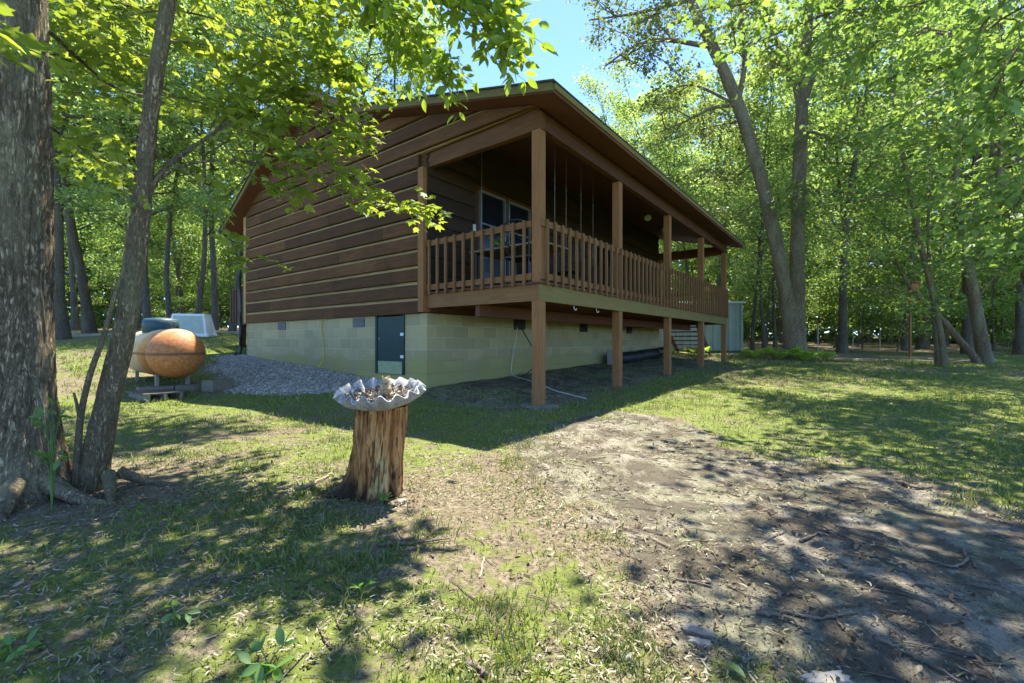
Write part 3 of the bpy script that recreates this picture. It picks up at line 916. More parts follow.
# deck
dk = MB()
nb = 16
for k in range(nb): dk.box((-.03, -.03 + k * .145, 1.738), (UL + .03, -.03 + k * .145 + .139, 1.766))
deck = dk.build('deck', M['joist'], cabin)
for ua in (.0, UL - .042): MB().box((ua, .042, 1.505), (ua + .042, V0 - .005, 1.736)).build('rim_beam', M['rim'], deck, bevel=.003)
MB().box((0, .0, 1.502), (UL, .040, 1.737)).build('rim_beam', M['rim_x'], deck, bevel=.003)
js = MB()
for u in np.arange(.45, UL - .2, .41): js.box((u, .044, 1.52), (u + .04, V0 - .045, 1.735))
js.build('joist', M['joist'], deck)
MB().box((.05, V0 - .044, 1.45), (UL - .05, V0 - .004, 1.73)).box((.05, 1.15, 1.33), (UL - .05, 1.24, 1.515)).build('ledger', M['joist'], deck)
for u in (1.0, 1.75): MB().tube(spline([(u, .06, 1.50), (u, .05, 1.45), (u + .015, .035, 1.435), (u + .02, .02, 1.46)], 8), .006, 5).build('hook', M['white'], deck)

# railings
R0, R1 = 1.765, 2.62


def railing(p0, p1, out, nbal, skip=()):
    """p0,p1 (u,v) ends; out: outward unit direction; balusters nailed on the outer side"""
    p0, p1, out = map(np.array, (p0, p1, out))
    dr = p1 - p0; ln = np.linalg.norm(dr); dr = dr / ln
    e = empty('railing'); e.parent = cabin
    c = (p0 + p1) / 2

    def bx(cc, hl, ht, z0, z1):
        m = MB().obox((cc[0], cc[1], (z0 + z1) / 2), (dr[0] * hl, dr[1] * hl, 0), (out[0] * ht, out[1] * ht, 0), (0, 0, (z1 - z0) / 2)); return m
    along = M['rail_h'] if abs(dr[0]) > .5 else M['rim']
    bx(c, ln / 2, .019, R1 - .095, R1 - .004).build('top_rail', along, e, bevel=.003)
    bx(c, ln / 2, .019, R0 + .035, R0 + .125).build('bottom_rail', along, e, bevel=.003)
    for k in range(nbal):
        q = p0 + dr * (ln * (k + .5) / nbal) + out * .0405
        m = MB().obox((q[0], q[1], (R0 - .045 + R1) / 2), (dr[0] * .019, dr[1] * .019, 0), (out[0] * .019, out[1] * .019, 0), (0, 0, (R1 - R0 + .045) / 2))
        m.build('baluster', M['rail'], e, bevel=.003)
    return e


railing((.0, .155), (.0, V0 - .005), (-1, 0), 11)
railing((.0, .0), (UL, .0), (0, -1), 54)
railing((UL, .155), (UL, V0 - .2), (1, 0), 10)

# porch beams
MB().box((.02, -.0, 3.853), (.12, V0 + .14, 4.09)).build('porch_beam', M['beam'], cabin, bevel=.004)
MB().box((.123, .0, 3.853), (UL, .10, 4.085)).build('porch_beam', M['beam_x'], cabin, bevel=.004)
MB().box((UL - .1, .103, 3.80), (UL, V0 - .02, 4.09)).build('porch_beam', M['beam'], cabin, bevel=.004)
MB().prism([(.05, 4.093), (V0 + .02, 4.093), (V0 + .02, prof(V0, UN) - .01), (.05, prof(.05, UN) - .01)], .03, .10).build('gable_infill', M['siding'], cabin)

# roof
U0, U1 = -.34, UL + .34
top = [RA, RB, RC, RD]


def strip(off0, off1, u0, u1, ext=0.0):
    m = MB()
    ps = [(RA[0] - ext, RA[1] - ext * .245), RB, RC, (RD[0] + ext, RD[1] - ext * .565)]
    poly = [(p[0], p[1] + off0) for p in ps] + [(p[0], p[1] + off1) for p in reversed(ps)]
    return m.prism(poly, u0, u1)


roof = strip(UN, -.004, U0, U1).build('roof', M['soffit'], cabin)
strip(.0, .022, U0 - .05, U1 + .05, .03).build('shingles', M['shingle'], roof)
MBf = strip(-.105, -.002, U0 - .026, U0 - .001).build('fascia', M['fascia'], roof)
strip(-.145, -.002, U1 + .001, U1 + .026).build('fascia', M['fascia'], roof)
MB().box((U0, RA[0] - .024, RA[1] - .085), (U1, RA[0] - .002, RA[1] - .012)).build('fascia', M['rim_x'], roof)
MB().box((U0, RD[0] + .002, RD[1] - .15), (U1, RD[0] + .024, RD[1] - .012)).build('fascia', M['beam_x'], roof)
# gutter and downspout at the rear eave
g = MB().prism([(RD[0] + .026, RD[1] - .14), (RD[0] + .14, RD[1] - .14), (RD[0] + .15, RD[1] - .03), (RD[0] + .14, RD[1] - .03), (RD[0] + .13, RD[1] - .12), (RD[0] + .034, RD[1] - .12), (RD[0] + .034, RD[1] - .03), (RD[0] + .026, RD[1] - .03)], U0 - .02, U1).build('gutter', M['black'], cabin)
xg, yg = hw(-.1, V1 + .1)
zg = float(gz(np.array([xg]), np.array([yg]))[0])
MB().tube(spline([(-.22, RD[0] + .09, RD[1] - .13), (-.22, RD[0] + .08, RD[1] - .24), (-.16, V1 + .30, RD[1] - .42), (-.12, V1 + .10, RD[1] - .58), (-.12, V1 + .09, RD[1] - .9), (-.12, V1 + .09, 1.6), (-.12, V1 + .09, zg + .10), (-.25, V1 + .12, zg + .03)], 40), .042, 10).build('downspout', M['black'], cabin, smooth=True)

# far stair at the end of the deck, descending away
st = empty('stair'); st.parent = cabin
x_, y_ = hw(12.7, 1.6); zs = float(gz(np.array([x_]), np.array([y_]))[0])
for v in (.95, 2.1):
    MB().prism([(0, 0), (0, 0), (0, 0)], 0, 0) if False else None
    m = MB(); a, bb = (10.99, 1.74), (12.75, zs + .02)
    V = [(a[0], v, a[1]), (bb[0], v, bb[1] + .12), (bb[0], v, bb[1] - .1), (a[0], v, a[1] - .3)]
    V += [(p[0], p[1] + .04, p[2]) for p in V]
    m.add(V, [(0, 1, 2, 3), (7, 6, 5, 4), (0, 4, 5, 1), (1, 5, 6, 2), (2, 6, 7, 3), (3, 7, 4, 0)]); m.build('stringer', M['joist'], st)
for k in range(7):
    f = (k + .7) / 7.4; u = 10.99 + 1.76 * f; zt = 1.74 + (zs + .1 - 1.74) * f
    MB().box((u - .13, .991, zt - .04), (u + .13, 2.099, zt)).build('tread', M['joist'], st)

# small rear deck at the far-left end
rd = empty('rear_deck'); rd.parent = cabin
MB().box((.3, V1 + .01, 1.42), (2.6, V1 + 1.75, 1.56)).build('platform', M['darkwood'], rd)
for u, v in ((.35, V1 + 1.25), (2.4, V1 + 1.25), (.35, V1 + .25)):
    MB().box((u, v, .2), (u + .14, v + .14, 1.418)).build('leg', M['darkwood'], rd)
m = MB().box((.31, V1 + .03, 2.36), (.37, V1 + 1.75, 2.44)); m.build('top_rail', M['darkwood'], rd)
for k in range(11):
    v = V1 + .05 + k * .163
    MB().box((.262, v, 1.46), (.305, v + .09, 2.42)).build('baluster', M['darkwood'], rd)

# ------------------------------------------------------------------ things on and around the cabin
def at_cabin(name, label, cat, u, v, z, rz=0.0, group=None):
    x, y = hw(u, v); return thing(name, label, cat, (x, y, z), YAW + rz, group)


DZ = 1.767
tb = at_cabin('patio_table', 'long patio table standing behind the porch rail below the glazed doors', 'table', 1.05, 1.15, DZ)
MB().box((-.42, -.75, .70), (.42, .75, .735)).build('tabletop', M['steel'], tb, bevel=.008)
for sx in (-.36, .36):
    for sy in (-.66, .66): MB().tube([(sx, sy, 0), (sx, sy, .70)], .02, 8).build('leg', M['black'], tb)


def chair(label, u, v, rz):
    t = at_cabin('patio_chair', label, 'chair', u, v, DZ, rz, 'dark wire chairs on the porch')
    MB().box((-.22, -.21, .42), (.22, .21, .45)).build('seat', M['black'], t, bevel=.006)
    for sx in (-.2, .2):
        for sy in (-.19, .19): MB().tube([(sx * 1.1, sy * 1.1, 0), (sx, sy, .42)], .011, 6).build('leg', M['black'], t)
    bk = MB().tube(spline([(-.21, .2, .44), (-.22, .25, .8), (-.12, .28, .94), (.12, .28, .94), (.22, .25, .8), (.21, .2, .44)], 22), .012, 6)
    for k in (-.1, 0, .1):
        bk.tube(spline([(k, .21, .45), (k * 1.6, .24, .6), (k * .4, .26, .75), (k, .28, .93)], 10), .006, 5)
    bk.tube(spline([(-.22, .23, .66), (-.25, .05, .67), (-.24, -.16, .64)], 8), .010, 6); bk.tube(spline([(.22, .23, .66), (.25, .05, .67), (.24, -.16, .64)], 8), .010, 6)
    bk.build('backrest', M['black'], t)


chair('dark wire patio chair at the near side of the table, back to the end railing', .42, .62, math.radians(100))
chair('dark wire patio chair past the porch corner post, facing the table', 2.0, .75, math.radians(-70))
chair('dark wire patio chair on the wall side of the long table', 2.05, 1.55, math.radians(-95))
pot = at_cabin('potted_plant', 'small green potted plant standing on the porch table', 'plant', 1.0, 1.55, DZ + .736)
MB().lathe([(.05, 0), (.07, .1), (.075, .1)], k=14).build('pot', M['stump'], pot, smooth=True)
L = Leaves(); c = rng.normal(size=(70, 3)) * .07; c[:, 2] = .12 + np.abs(c[:, 2]); L.add(c, .07, T_OVAL, up=.5)
link('foliage', L.mesh('foliage'), M['weed'], pot)
for i, (u, v, zb) in enumerate(((.95, 1.9, 2.95), (1.05, .62, 2.75), (1.55, .75, 2.7), (2.1, .85, 2.65), (2.75, .9, 2.6), (3.35, .95, 2.6))):
    hg = at_cabin('plant_hanger', 'thin metal hanging rod with an empty hook below the dark porch ceiling', 'hanger', u, v, 0, group='empty plant hangers under the porch ceiling')
    zt = prof(v, UN) - .002
    MB().tube([(0, 0, zb), (0, 0, zt)], .005, 5).tube(spline([(0, 0, zb), (.02, 0, zb - .03), (.0, 0, zb - .06), (-.025, 0, zb - .035)], 8), .005, 5).build('rod', M['steel'], hg)
for u, v, lb in ((6.8, 1.1, 'cut glass ceiling light hanging mid way along the porch'), (8.6, 1.25, 'flush ceiling light near the far end of the porch'), (1.95, 1.35, 'round ceiling light near the glazed doors')):
    zc = prof(v, UN)
    cl = at_cabin('ceiling_light', lb, 'ceiling light', u, v, zc)
    MB().lathe([(.085, .002), (.09, -.02), (.07, -.05)], k=18).build('base', M['black'], cl, smooth=True)
    MB().lathe([(.065, -.05), (.10, -.09), (.095, -.16), (.04, -.20)], k=18).build('globe', M['fiber'], cl, smooth=True)
th = at_cabin('thermometer', 'small white thermometer fixed on the logs left of the glazed doors', 'thermometer', 1.12, V0 - .062, 3.0)
MB().box((-.03, 0, 0), (.03, .03, .12)).build('plate', M['white'], th, bevel=.004); MB().box((-.006, -.004, .03), (.006, -.001, .10)).build('scale', M['black'], th)

cb = MB().tube(spline([(-.035, 5.30, 1.40), (-.04, 5.42, 1.43), (-.035, 5.52, 1.30), (-.03, 5.46, .95), (-.03, 5.40, .65), (-.06, 5.44, .50), (-.12, 5.5, .425)], 40), .010, 6).build('cord', M['yellow'])
cb.location = (OX, OY, 0); cb.rotation_euler = (0, 0, YAW); tag(cb, 'yellow cord hanging down the pale block wall', 'cord')
cb = MB().tube(spline([(2.5, V0 - .05, 1.28), (2.62, V0 - .12, 1.1), (2.9, V0 - .14, .75), (2.9, V0 - .16, .45), (2.62, V0 - .18, .28), (2.3, V0 - .2, .215)], 40), .012, 6).build('cable', M['blackpipe'])
cb.location = (OX, OY, 0); cb.rotation_euler = (0, 0, YAW); tag(cb, 'black cable looping down from a foundation vent under the deck', 'cable')
x0, y0 = hw(2.35, V0 - .08)
cpts = [(*hw(2.45, V0 - .05), 1.24), (*hw(2.3, V0 - .07), .8), (*hw(2.2, V0 - .08), .42), (*hw(2.2, V0 - .14), .26)]
for u, v in ((1.95, V0 - .7), (1.62, 1.1), (1.3, .55), (1.0, -.15)):
    x, y = hw(u, v); cpts.append(gp(x, y, .025))
tag(MB().tube(spline(cpts, 50), .009, 7).build('drain_hose', M['pvc']), 'pale hose running from the block wall out over the grass', 'hose')
# coil of black corrugated pipe / rolled lattice by the far wall
lt = at_cabin('corrugated_pipe', 'black corrugated drain pipe lying along the block wall under the deck', 'pipe', 8.3, V0 - .42, .0)
V = []; m = MB()
us = np.linspace(-1.9, 2.1, 160)
pts = []
for u in us:
    x, y = hw(8.3 + u, V0 - .42); pts.append((u, .06 * math.sin(u * 1.7), float(gz(np.array([x]), np.array([y]))[0]) + .17))
m.tube(pts, [.15 + .014 * math.sin(u * 60) for u in us], 14)
m.build('pipe', M['blackpipe'], lt, smooth=True)
for k in (-1.95, ):
    x, y = hw(8.3 + k, V0 - .42); zz = float(gz(np.array([x]), np.array([y]))[0])
    MB().box((k - .02, -.2, zz), (k + .06, .2, zz + .42)).build('end_plate', M['concrete'], lt)
x, y = hw(.07, .08)
pp = thing('post_footing', 'rough concrete pad around the foot of the porch corner post', 'footing', gp(x, y, -.03))
m = MB(); k = 26
ring = [(.24 + .05 * math.sin(i * 2.1) + .03 * math.sin(i * 5.3)) for i in range(k)]
V = [(ring[i] * math.cos(i * 6.2832 / k), ring[i] * math.sin(i * 6.2832 / k), 0) for i in range(k)] + [(.9 * ring[i] * math.cos(i * 6.2832 / k), .9 * ring[i] * math.sin(i * 6.2832 / k), .055) for i in range(k)]
m.add(V, [(i, (i + 1) % k, (i + 1) % k + k, i + k) for i in range(k)] + [tuple(range(k, 2 * k))])
m.build('pad', M['blockgrey'], pp)

# ------------------------------------------------------------------ propane tank
tc = np.array([-5.93, 7.6]); tz = float(gz0(np.array([tc[0]]), np.array([tc[1]]))[0])
ta = math.atan2(-.646, .761)
tank = thing('propane_tank', 'rusty orange and cream propane tank with a teal lid, raised on blocks', 'propane tank', (tc[0], tc[1], .765), ta)
R_, HL = .385, .92
pr = []
for t in np.linspace(-math.pi / 2, math.pi / 2, 25):
    xx = math.sin(t) * .37; pr.append(((HL + xx) if t >= 0 else (-HL + xx), max(.002, R_ * math.cos(t))))
pr.insert(13, (HL, R_)); pr.insert(12, (-HL, R_)); pr = sorted(pr)
V = []; Fs = []; k = 40
for xx, r in pr:
    for i in range(k): V.append((xx, r * math.cos(i * 2 * math.pi / k), r * math.sin(i * 2 * math.pi / k)))
for j in range(len(pr) - 1):
    for i in range(k): Fs.append((j * k + i, (j + 1) * k + i, (j + 1) * k + (i + 1) % k, j * k + (i + 1) % k))
MB().add(V, Fs).build('vessel', M['tank'], tank, smooth=True)
MB().lathe([(.25, .33), (.255, .46), (.25, .53), (.21, .57), (.05, .59), (.01, .591)], k=28).build('valve_lid', M['lid'], tank, smooth=True)
for xs_ in (-.5, .78):
    a = spline([(xs_, 0, .37), (xs_ + .0, .03, .46), (xs_, .0, .50), (xs_, -.03, .46), (xs_, 0, .37)], 14)
    MB().tube(a, .010, 6).build('lifting_lug', M['steel'], tank)
for xs_ in (-.65, .72):
    for ys_ in (-.2, .2):
        MB().box((xs_ - .04, ys_ - .02, -.505), (xs_ + .04, ys_ + .02, -.32)).build('leg', M['steel'], tank)


def tloc(x, y):
    return tc[0] + x * math.cos(ta) - y * math.sin(ta), tc[1] + x * math.sin(ta) + y * math.cos(ta)


def cblock(label, x, y, z, rz, L_=.40, W_=.20, H_=.19):
    t = thing('concrete_block', label, 'block', (x, y, z), rz, 'concrete blocks under the propane tank')
    m = MB(); w = .032
    m.box((-L_ / 2, -W_ / 2, 0), (L_ / 2, -W_ / 2 + w, H_)).box((-L_ / 2, W_ / 2 - w, 0), (L_ / 2, W_ / 2, H_))
    for c in (-L_ / 2, -w / 2, L_ / 2 - w): m.box((c, -W_ / 2 + w, 0), (c + w, W_ / 2 - w, H_))
    m.build('block', M['blockgrey'], t, bevel=.004)


for (lx, ly, dr, lb) in ((.72, -.22, 0, 'mossy concrete block under the rusted end of the tank, nearest the birdbath'), (.72, .22, 0, 'damp concrete block behind the front support at the rusted end'),
                         (-.65, -.22, 0, 'shadowed concrete block under the far cream end, lawn side'), (-.65, .22, 0, 'shadowed concrete block under the far cream end, wall side'),
                         (1.0, .55, .5, 'loose concrete block lying on the soil past the rusted end')):
    x, y = tloc(lx, ly); zt = float(gz(np.array([x]), np.array([y]))[0])
    cblock(lb, x, y, zt - .02 if lx > .9 else .255 - .19 - .0, ta + math.pi / 2 + dr, .42, .22)
x, y = tloc(1.05, -.28); zt = float(gz(np.array([x]), np.array([y]))[0])
pal = thing('wooden_pallet', 'weathered low wooden pallet lying in front of the tank', 'pallet', (x, y, zt - .01), ta + .12)
m = MB()
for yy in (-.2, .0, .2): m.box((-.36, yy - .02, 0), (.36, yy + .02, .09))
m.build('runner', M['blockgrey'], pal)
m = MB()
for k in range(5): m.box((-.36 + k * .15, -.24, .091), (-.25 + k * .15, .24, .11))
m.build('slats', M['stickwood'], pal)

# white cover behind the tank
wx, wy = -10.1, 14.2
wc = thing('well_cover', 'white fibreglass cover with sloping ends standing on the lawn behind the tank', 'cover', gp(wx, wy), math.radians(14))
m = MB(); a, c, hh = (.58, .40), (.44, .26), .70
V = [(-a[0], -a[1], 0), (a[0], -a[1], 0), (a[0], a[1], 0), (-a[0], a[1], 0), (-c[0], -c[1], hh), (c[0], -c[1], hh), (c[0], c[1], hh), (-c[0], c[1], hh)]
m.add(V, [(4, 5, 6, 7), (0, 1, 5, 4), (1, 2, 6, 5), (2, 3, 7, 6), (3, 0, 4, 7)])
m.box((-.62, -.44, -.03), (.62, .44, .05))
m.build('shell', M['fiber'], wc, bevel=.02)
f0, f1 = .12, .88
def lerp(p, q, t): return tuple(p[i] + (q[i] - p[i]) * t for i in range(3))
b0, b1, t0, t1 = V[0], V[1], V[4], V[5]
lo0, lo1 = lerp(b0, t0, .12), lerp(b1, t1, .12); hi0, hi1 = lerp(b0, t0, .9), lerp(b1, t1, .9)
q = [lerp(lo0, lo1, .08), lerp(lo0, lo1, .92), lerp(hi0, hi1, .92), lerp(hi0, hi1, .08)]
q2 = [(p[0], p[1] - .012, p[2] + .003) for p in q]
MB().add(q + q2, [(4, 5, 6, 7), (0, 1, 5, 4), (1, 2, 6, 5), (2, 3, 7, 6), (3, 0, 4, 7)]).build('side_panel', M['fiberwin'], wc)

# ------------------------------------------------------------------ green shed
sx, sy = 7.75, 20.4
sh = thing('metal_shed', 'pale green ribbed metal shed behind the far end of the porch', 'shed', gp(sx, sy, -.1), math.radians(-8))
m = MB(); W_, D_, Hh = 1.95, 1.6, 1.98
xs_ = np.linspace(-W_, W_, 79); prof_ = [(x, -D_ - (.025 if (i % 6) in (2, 3) else 0)) for i, x in enumerate(xs_)]
for (xa, ya), (xb, yb) in zip(prof_, prof_[1:]): m.add([(xa, ya, 0), (xb, yb, 0), (xb, yb, Hh), (xa, ya, Hh)], [(0, 1, 2, 3)])
ys_ = np.linspace(-D_, D_, 61); prof_ = [(W_ + (.025 if (i % 6) in (2, 3) else 0), y) for i, y in enumerate(ys_)]
for (xa, ya), (xb, yb) in zip(prof_, prof_[1:]): m.add([(xa, ya, 0), (xb, yb, 0), (xb, yb, Hh), (xa, ya, Hh)], [(0, 1, 2, 3)])
m.add([(-W_, D_, 0), (W_, D_, 0), (W_, D_, Hh), (-W_, D_, Hh)], [(0, 1, 2, 3)]); m.add([(-W_, -D_, 0), (-W_, D_, 0), (-W_, D_, Hh), (-W_, -D_, Hh)], [(0, 1, 2, 3)])
m.build('wall', M['shed'], sh)
MB().prism([(-D_ - .15, Hh - .03), (0, Hh + .16), (D_ + .15, Hh - .03), (D_ + .15, Hh + .03), (0, Hh + .22), (-D_ - .15, Hh + .03)], -W_ - .12, W_ + .12).build('roof', M['shedroof'], sh)
MB().box((W_ - .04, -D_ - .045, 0), (W_ + .045, -D_ + .04, Hh)).build('corner_trim', M['shed'], sh)

# ------------------------------------------------------------------ birdbath on a stump
gs = float(gz(np.array([STUMP[0]]), np.array([STUMP[1]]))[0])
stp = thing('tree_stump', 'orange brown rotting tree stump with a dark hollow foot carrying the birdbath', 'stump', (STUMP[0], STUMP[1], gs))
nth, nz_ = 220, 110
HS = .545 - gs
th_ = np.linspace(0, 2 * np.pi, nth, endpoint=False); zz_ = np.linspace(-.06, HS, nz_)
TH, ZZ = np.meshgrid(th_, zz_)
fr = np.clip(ZZ / HS, 0, 1)
rad = .148 + .010 * np.sin(3 * TH + 1) + .050 * np.exp(-fr * 6) * (1 + .8 * np.cos(TH - 3.5)) + .020 * (1 - fr) * (1 + np.cos(TH - 3.4))
gro = fbm(np.cos(TH) * 5, np.sin(TH) * 5, ZZ * 1.5, 3, 4)
crk = np.abs(fbm(np.cos(TH) * 9, np.sin(TH) * 9, ZZ * 1.6, 23, 3) - .5)
rad = rad - np.clip(.46 - gro, 0, 1) * .16 - .028 * np.clip(1 - crk / .04, 0, 1) + (fbm(np.cos(TH) * 22, np.sin(TH) * 22, ZZ * 5, 13, 2) - .5) * .014
plate = np.floor(fbm(np.cos(TH) * 3.2, np.sin(TH) * 3.2, ZZ * 2.2, 43, 2) * 7) / 7; rad += (plate - .5) * .035
hole = np.exp(-(((TH - 4.35) / .36) ** 2 + ((ZZ - .02) / .12) ** 2)) + np.exp(-(((TH - 3.85) / .28) ** 2 + ((ZZ - .10) / .18) ** 2)); rad -= .08 * np.clip(hole, 0, 1)
leanx = (fr - .5) * .03
V = np.stack([rad * np.cos(TH) + leanx, rad * np.sin(TH), ZZ], -1).reshape(-1, 3)
i = np.arange(nz_ - 1)[:, None] * nth; j = np.arange(nth)[None]; j2 = (j + 1) % nth
Fq = np.stack([i + j, i + j2, i + nth + j2, i + nth + j], -1).reshape(-1, 4)
link('wood', np_mesh('wood', V, Fq, True), M['stump'], stp)
MB().lathe([(.125, HS - .012), (.001, HS - .006)], (.02, 0, 0), 40).build('cut_top', M['heart'], stp)
for a, ln in ((3.4, .30), (2.6, .26)):
    pts = [(math.cos(a) * (.13 + ln * t), math.sin(a) * (.13 + ln * t), .07 * (1 - t) - .02) for t in np.linspace(0, 1, 6)]
    MB().tube(pts, np.linspace(.035, .012, 6), 8).build('root', M['heart'], stp, smooth=True)

bath = thing('birdbath_bowl', 'grey scalloped concrete birdbath bowl resting on the stump', 'birdbath', (STUMP[0] + .025, STUMP[1] - .01, .556))
bath.scale = (.955, .955, .955)
bath.rotation_euler = (math.radians(9), math.radians(-1.5), 0)
nth = 168
TH = np.linspace(0, 2 * np.pi, nth, endpoint=False)
sc = .5 + .5 * np.cos(TH * 17) * (1 + .18 * np.sin(3 * TH + 1)) + .06 * np.sin(5 * TH)
rings = []
def ring_(r, z, amp_r, amp_z): rings.append(np.stack([(r + amp_r * (sc - .5)) * np.cos(TH), (r + amp_r * (sc - .5)) * np.sin(TH), z + amp_z * (sc - .5) + 0 * TH], 1))
ring_(.001, .002, 0, 0); ring_(.13, .0, 0, 0); ring_(.165, .012, 0, 0); ring_(.21, .035, .008, -.008); ring_(.245, .066, .022, -.022); ring_(.272, .105, .034, -.034)
ring_(.277, .109, .034, -.034); ring_(.268, .114, .032, -.034); ring_(.238, .080, .022, -.024); ring_(.205, .052, .010, -.010); ring_(.15, .036, 0, 0); ring_(.001, .034, 0, 0)
V = np.vstack(rings); i = np.arange(len(rings) - 1)[:, None] * nth; j = np.arange(nth)[None]; j2 = (j + 1) % nth
link('bowl', np_mesh('bowl', V, np.stack([i + j, i + j2, i + nth + j2, i + nth + j], -1).reshape(-1, 4), True), M['bath'], bath)
n = 1100
a = rng.random(n) * 6.283; r = .225 * np.sqrt(rng.random(n)); c = np.stack([r * np.cos(a), r * np.sin(a), .052 + .012 * (r / .2) ** 2 + .014 * rng.random(n)], 1)
L = Leaves(); L.add(c, .010 + .020 * rng.random(n) ** 2, T_OVAL, up=.6)
o = link('leaf_litter', L.mesh('bowl_litter'), M['litter'], None, bath.location); o.rotation_euler = bath.rotation_euler; o.scale = bath.scale; tag(o, 'dark leaf crumbs and grit lying inside the birdbath bowl', 'leaf litter', kind='stuff')
# figurine
fg = thing('squirrel_figurine', 'small tan squirrel figurine sitting in the birdbath bowl', 'figurine', (STUMP[0] + .04, STUMP[1] + .03, .556 + .038), math.radians(-70))


def blob(pts, rad, k=14, n=20):
    """smooth body along a line"""
    p = spline(pts, n); r = np.interp(np.linspace(0, 1, n), np.linspace(0, 1, len(rad)), rad)
    return tube(p, r, k)


Q = Quads()
Q.add(*blob([(-.005, 0, 0), (-.006, 0, .03), (.004, 0, .065), (.010, 0, .085), (.014, 0, .095)], [.004, .034, .038, .028, .020, .004]))          # body
Q.add(*blob([(-.014, 0, .100), (.004, 0, .106), (.022, 0, .104), (.042, 0, .096)], [.004, .022, .025, .018, .004]))                              # head
for s_ in (-1, 1):
    Q.add(*blob([(-.002, s_ * .014, .118), (-.004, s_ * .018, .130), (-.005, s_ * .019, .143)], [.004, .008, .002], 8, 8))                         # ears
    Q.add(*blob([(.022, s_ * .022, .072), (.036, s_ * .018, .060), (.044, s_ * .006, .062)], [.010, .009, .003], 8, 8))                            # forelegs
    Q.add(*blob([(-.01, s_ * .028, .012), (.018, s_ * .030, .018), (.042, s_ * .026, .006)], [.016, .020, .004], 8, 8))                            # hind legs
Q.add(*blob([(-.035, 0, .008), (-.058, 0, .028), (-.060, 0, .065), (-.046, 0, .095), (-.056, 0, .112)], [.008, .019, .021, .018, .005]))           # tail
link('body', Q.mesh('body'), M['figurine'], fg)

# ------------------------------------------------------------------ foreground trees
def tree_obj(name, label, cat, base, Q, L, mb, ml, group=None):
    t = thing(name, label, cat, base, 0, group)
    for nm, c, mt in (('trunk', Q, mb), ('crown', L, ml)):
        if c is None: continue
        me = c.mesh(nm)
        co = np.empty(len(me.vertices) * 3, np.float32); me.vertices.foreach_get('co', co); co = co.reshape(-1, 3) - np.asarray(base, np.float32)
        me.vertices.foreach_set('co', co.ravel()); me.update()
        link(nm, me, mt, t)
    return t


def spray(Q, L, ctrl, r, lsize, tpl, twl=.35, nt=12, nl=9, start=.2, flat=.10, droop=-.15, up=.8, k=5):
    """a leafy bough along ctrl with alternate side twigs, each set with leaves"""
    n = 16; pts = spline(ctrl, n)
    Q.tube(pts, np.linspace(r, r * .3, n), k)
    for j in range(nt):
        f = start + (1 - start) * (j + rng.random() * .7) / nt
        x = f * (n - 1.001); i = int(x); b = pts[i] + (pts[i + 1] - pts[i]) * (x - i)
        fw = pts[i + 1] - pts[i]; fw /= np.linalg.norm(fw)
        sd = np.cross(fw, (0, 0, 1.0)); sd /= np.linalg.norm(sd) + 1e-6
        dd = fw * .7 + sd * (1 if j % 2 else -1) * (.4 + .7 * rng.random()) + np.array([0, 0, droop + rng.normal() * .18])
        tl = twl * (.6 + .8 * rng.random())
        tw = wander(b, dd, tl, 5, .16, -.02)
        Q.tube(tw, np.linspace(max(.002, r * .3), .0014, 6), 4)
        u = np.linspace(.6, 4.999, nl) ; ii = u.astype(int); c = tw[ii] + (tw[ii + 1] - tw[ii]) * (u - ii)[:, None]
        tdir = tw[ii + 1] - tw[ii]; tdir /= np.linalg.norm(tdir, axis=1)[:, None]
        side = np.cross(tdir, (0, 0, 1.0)) * np.where(np.arange(nl) % 2, 1, -1)[:, None]
        dv = tdir * .6 + side * .9 + np.array([0, 0, -.25])
        c = c + side * .02 + rng.normal(size=c.shape) * flat * .25
        L.add(c, lsize * (.65 + .6 * rng.random(nl)), tpl, up=up, dirs=dv * 1.6, dj=.4)
    e = wander(pts[-1], pts[-1] - pts[-2], twl * .6, 4, .15)
    Q.tube(e, np.linspace(max(.002, r * .3), .0012, 5), 4)
    u = np.linspace(0, 3.99, nl); ii = u.astype(int); c = e[ii] + (e[ii + 1] - e[ii]) * (u - ii)[:, None]
    L.add(c, lsize * (.65 + .6 * rng.random(nl)), tpl, up=up, dirs=np.tile(e[-1] - e[0], (nl, 1)) * 3, dj=.5)


def hang_shade(Q, L, origin, cx, cy, z0, rx, ry, rz, nlimb, nleaf, lsize, tpl, gaps=()):
    """limbs from the trunk to unseen leaf masses, added to shade the yard"""
    for j in range(nlimb):
        a = rng.random() * 6.283; q = math.sqrt(rng.random())
        e = np.array([cx + rx * q * math.cos(a), cy + ry * q * math.sin(a), z0 + rng.normal() * rz])
        o = np.asarray(origin, float); mid = (o + e) / 2 + np.array([0, 0, .6])
        pts = spline([o, mid, e], 9); Q.tube(pts, np.linspace(.05, .012, 9), 5)
        limb_with_leaves(Q, L, pts[6], (e - pts[6]) * np.array([1, 1, .4]), 1.3, .012, lsize, int(nleaf * .75), tpl, sub=7, spread=.42, flat=.5)


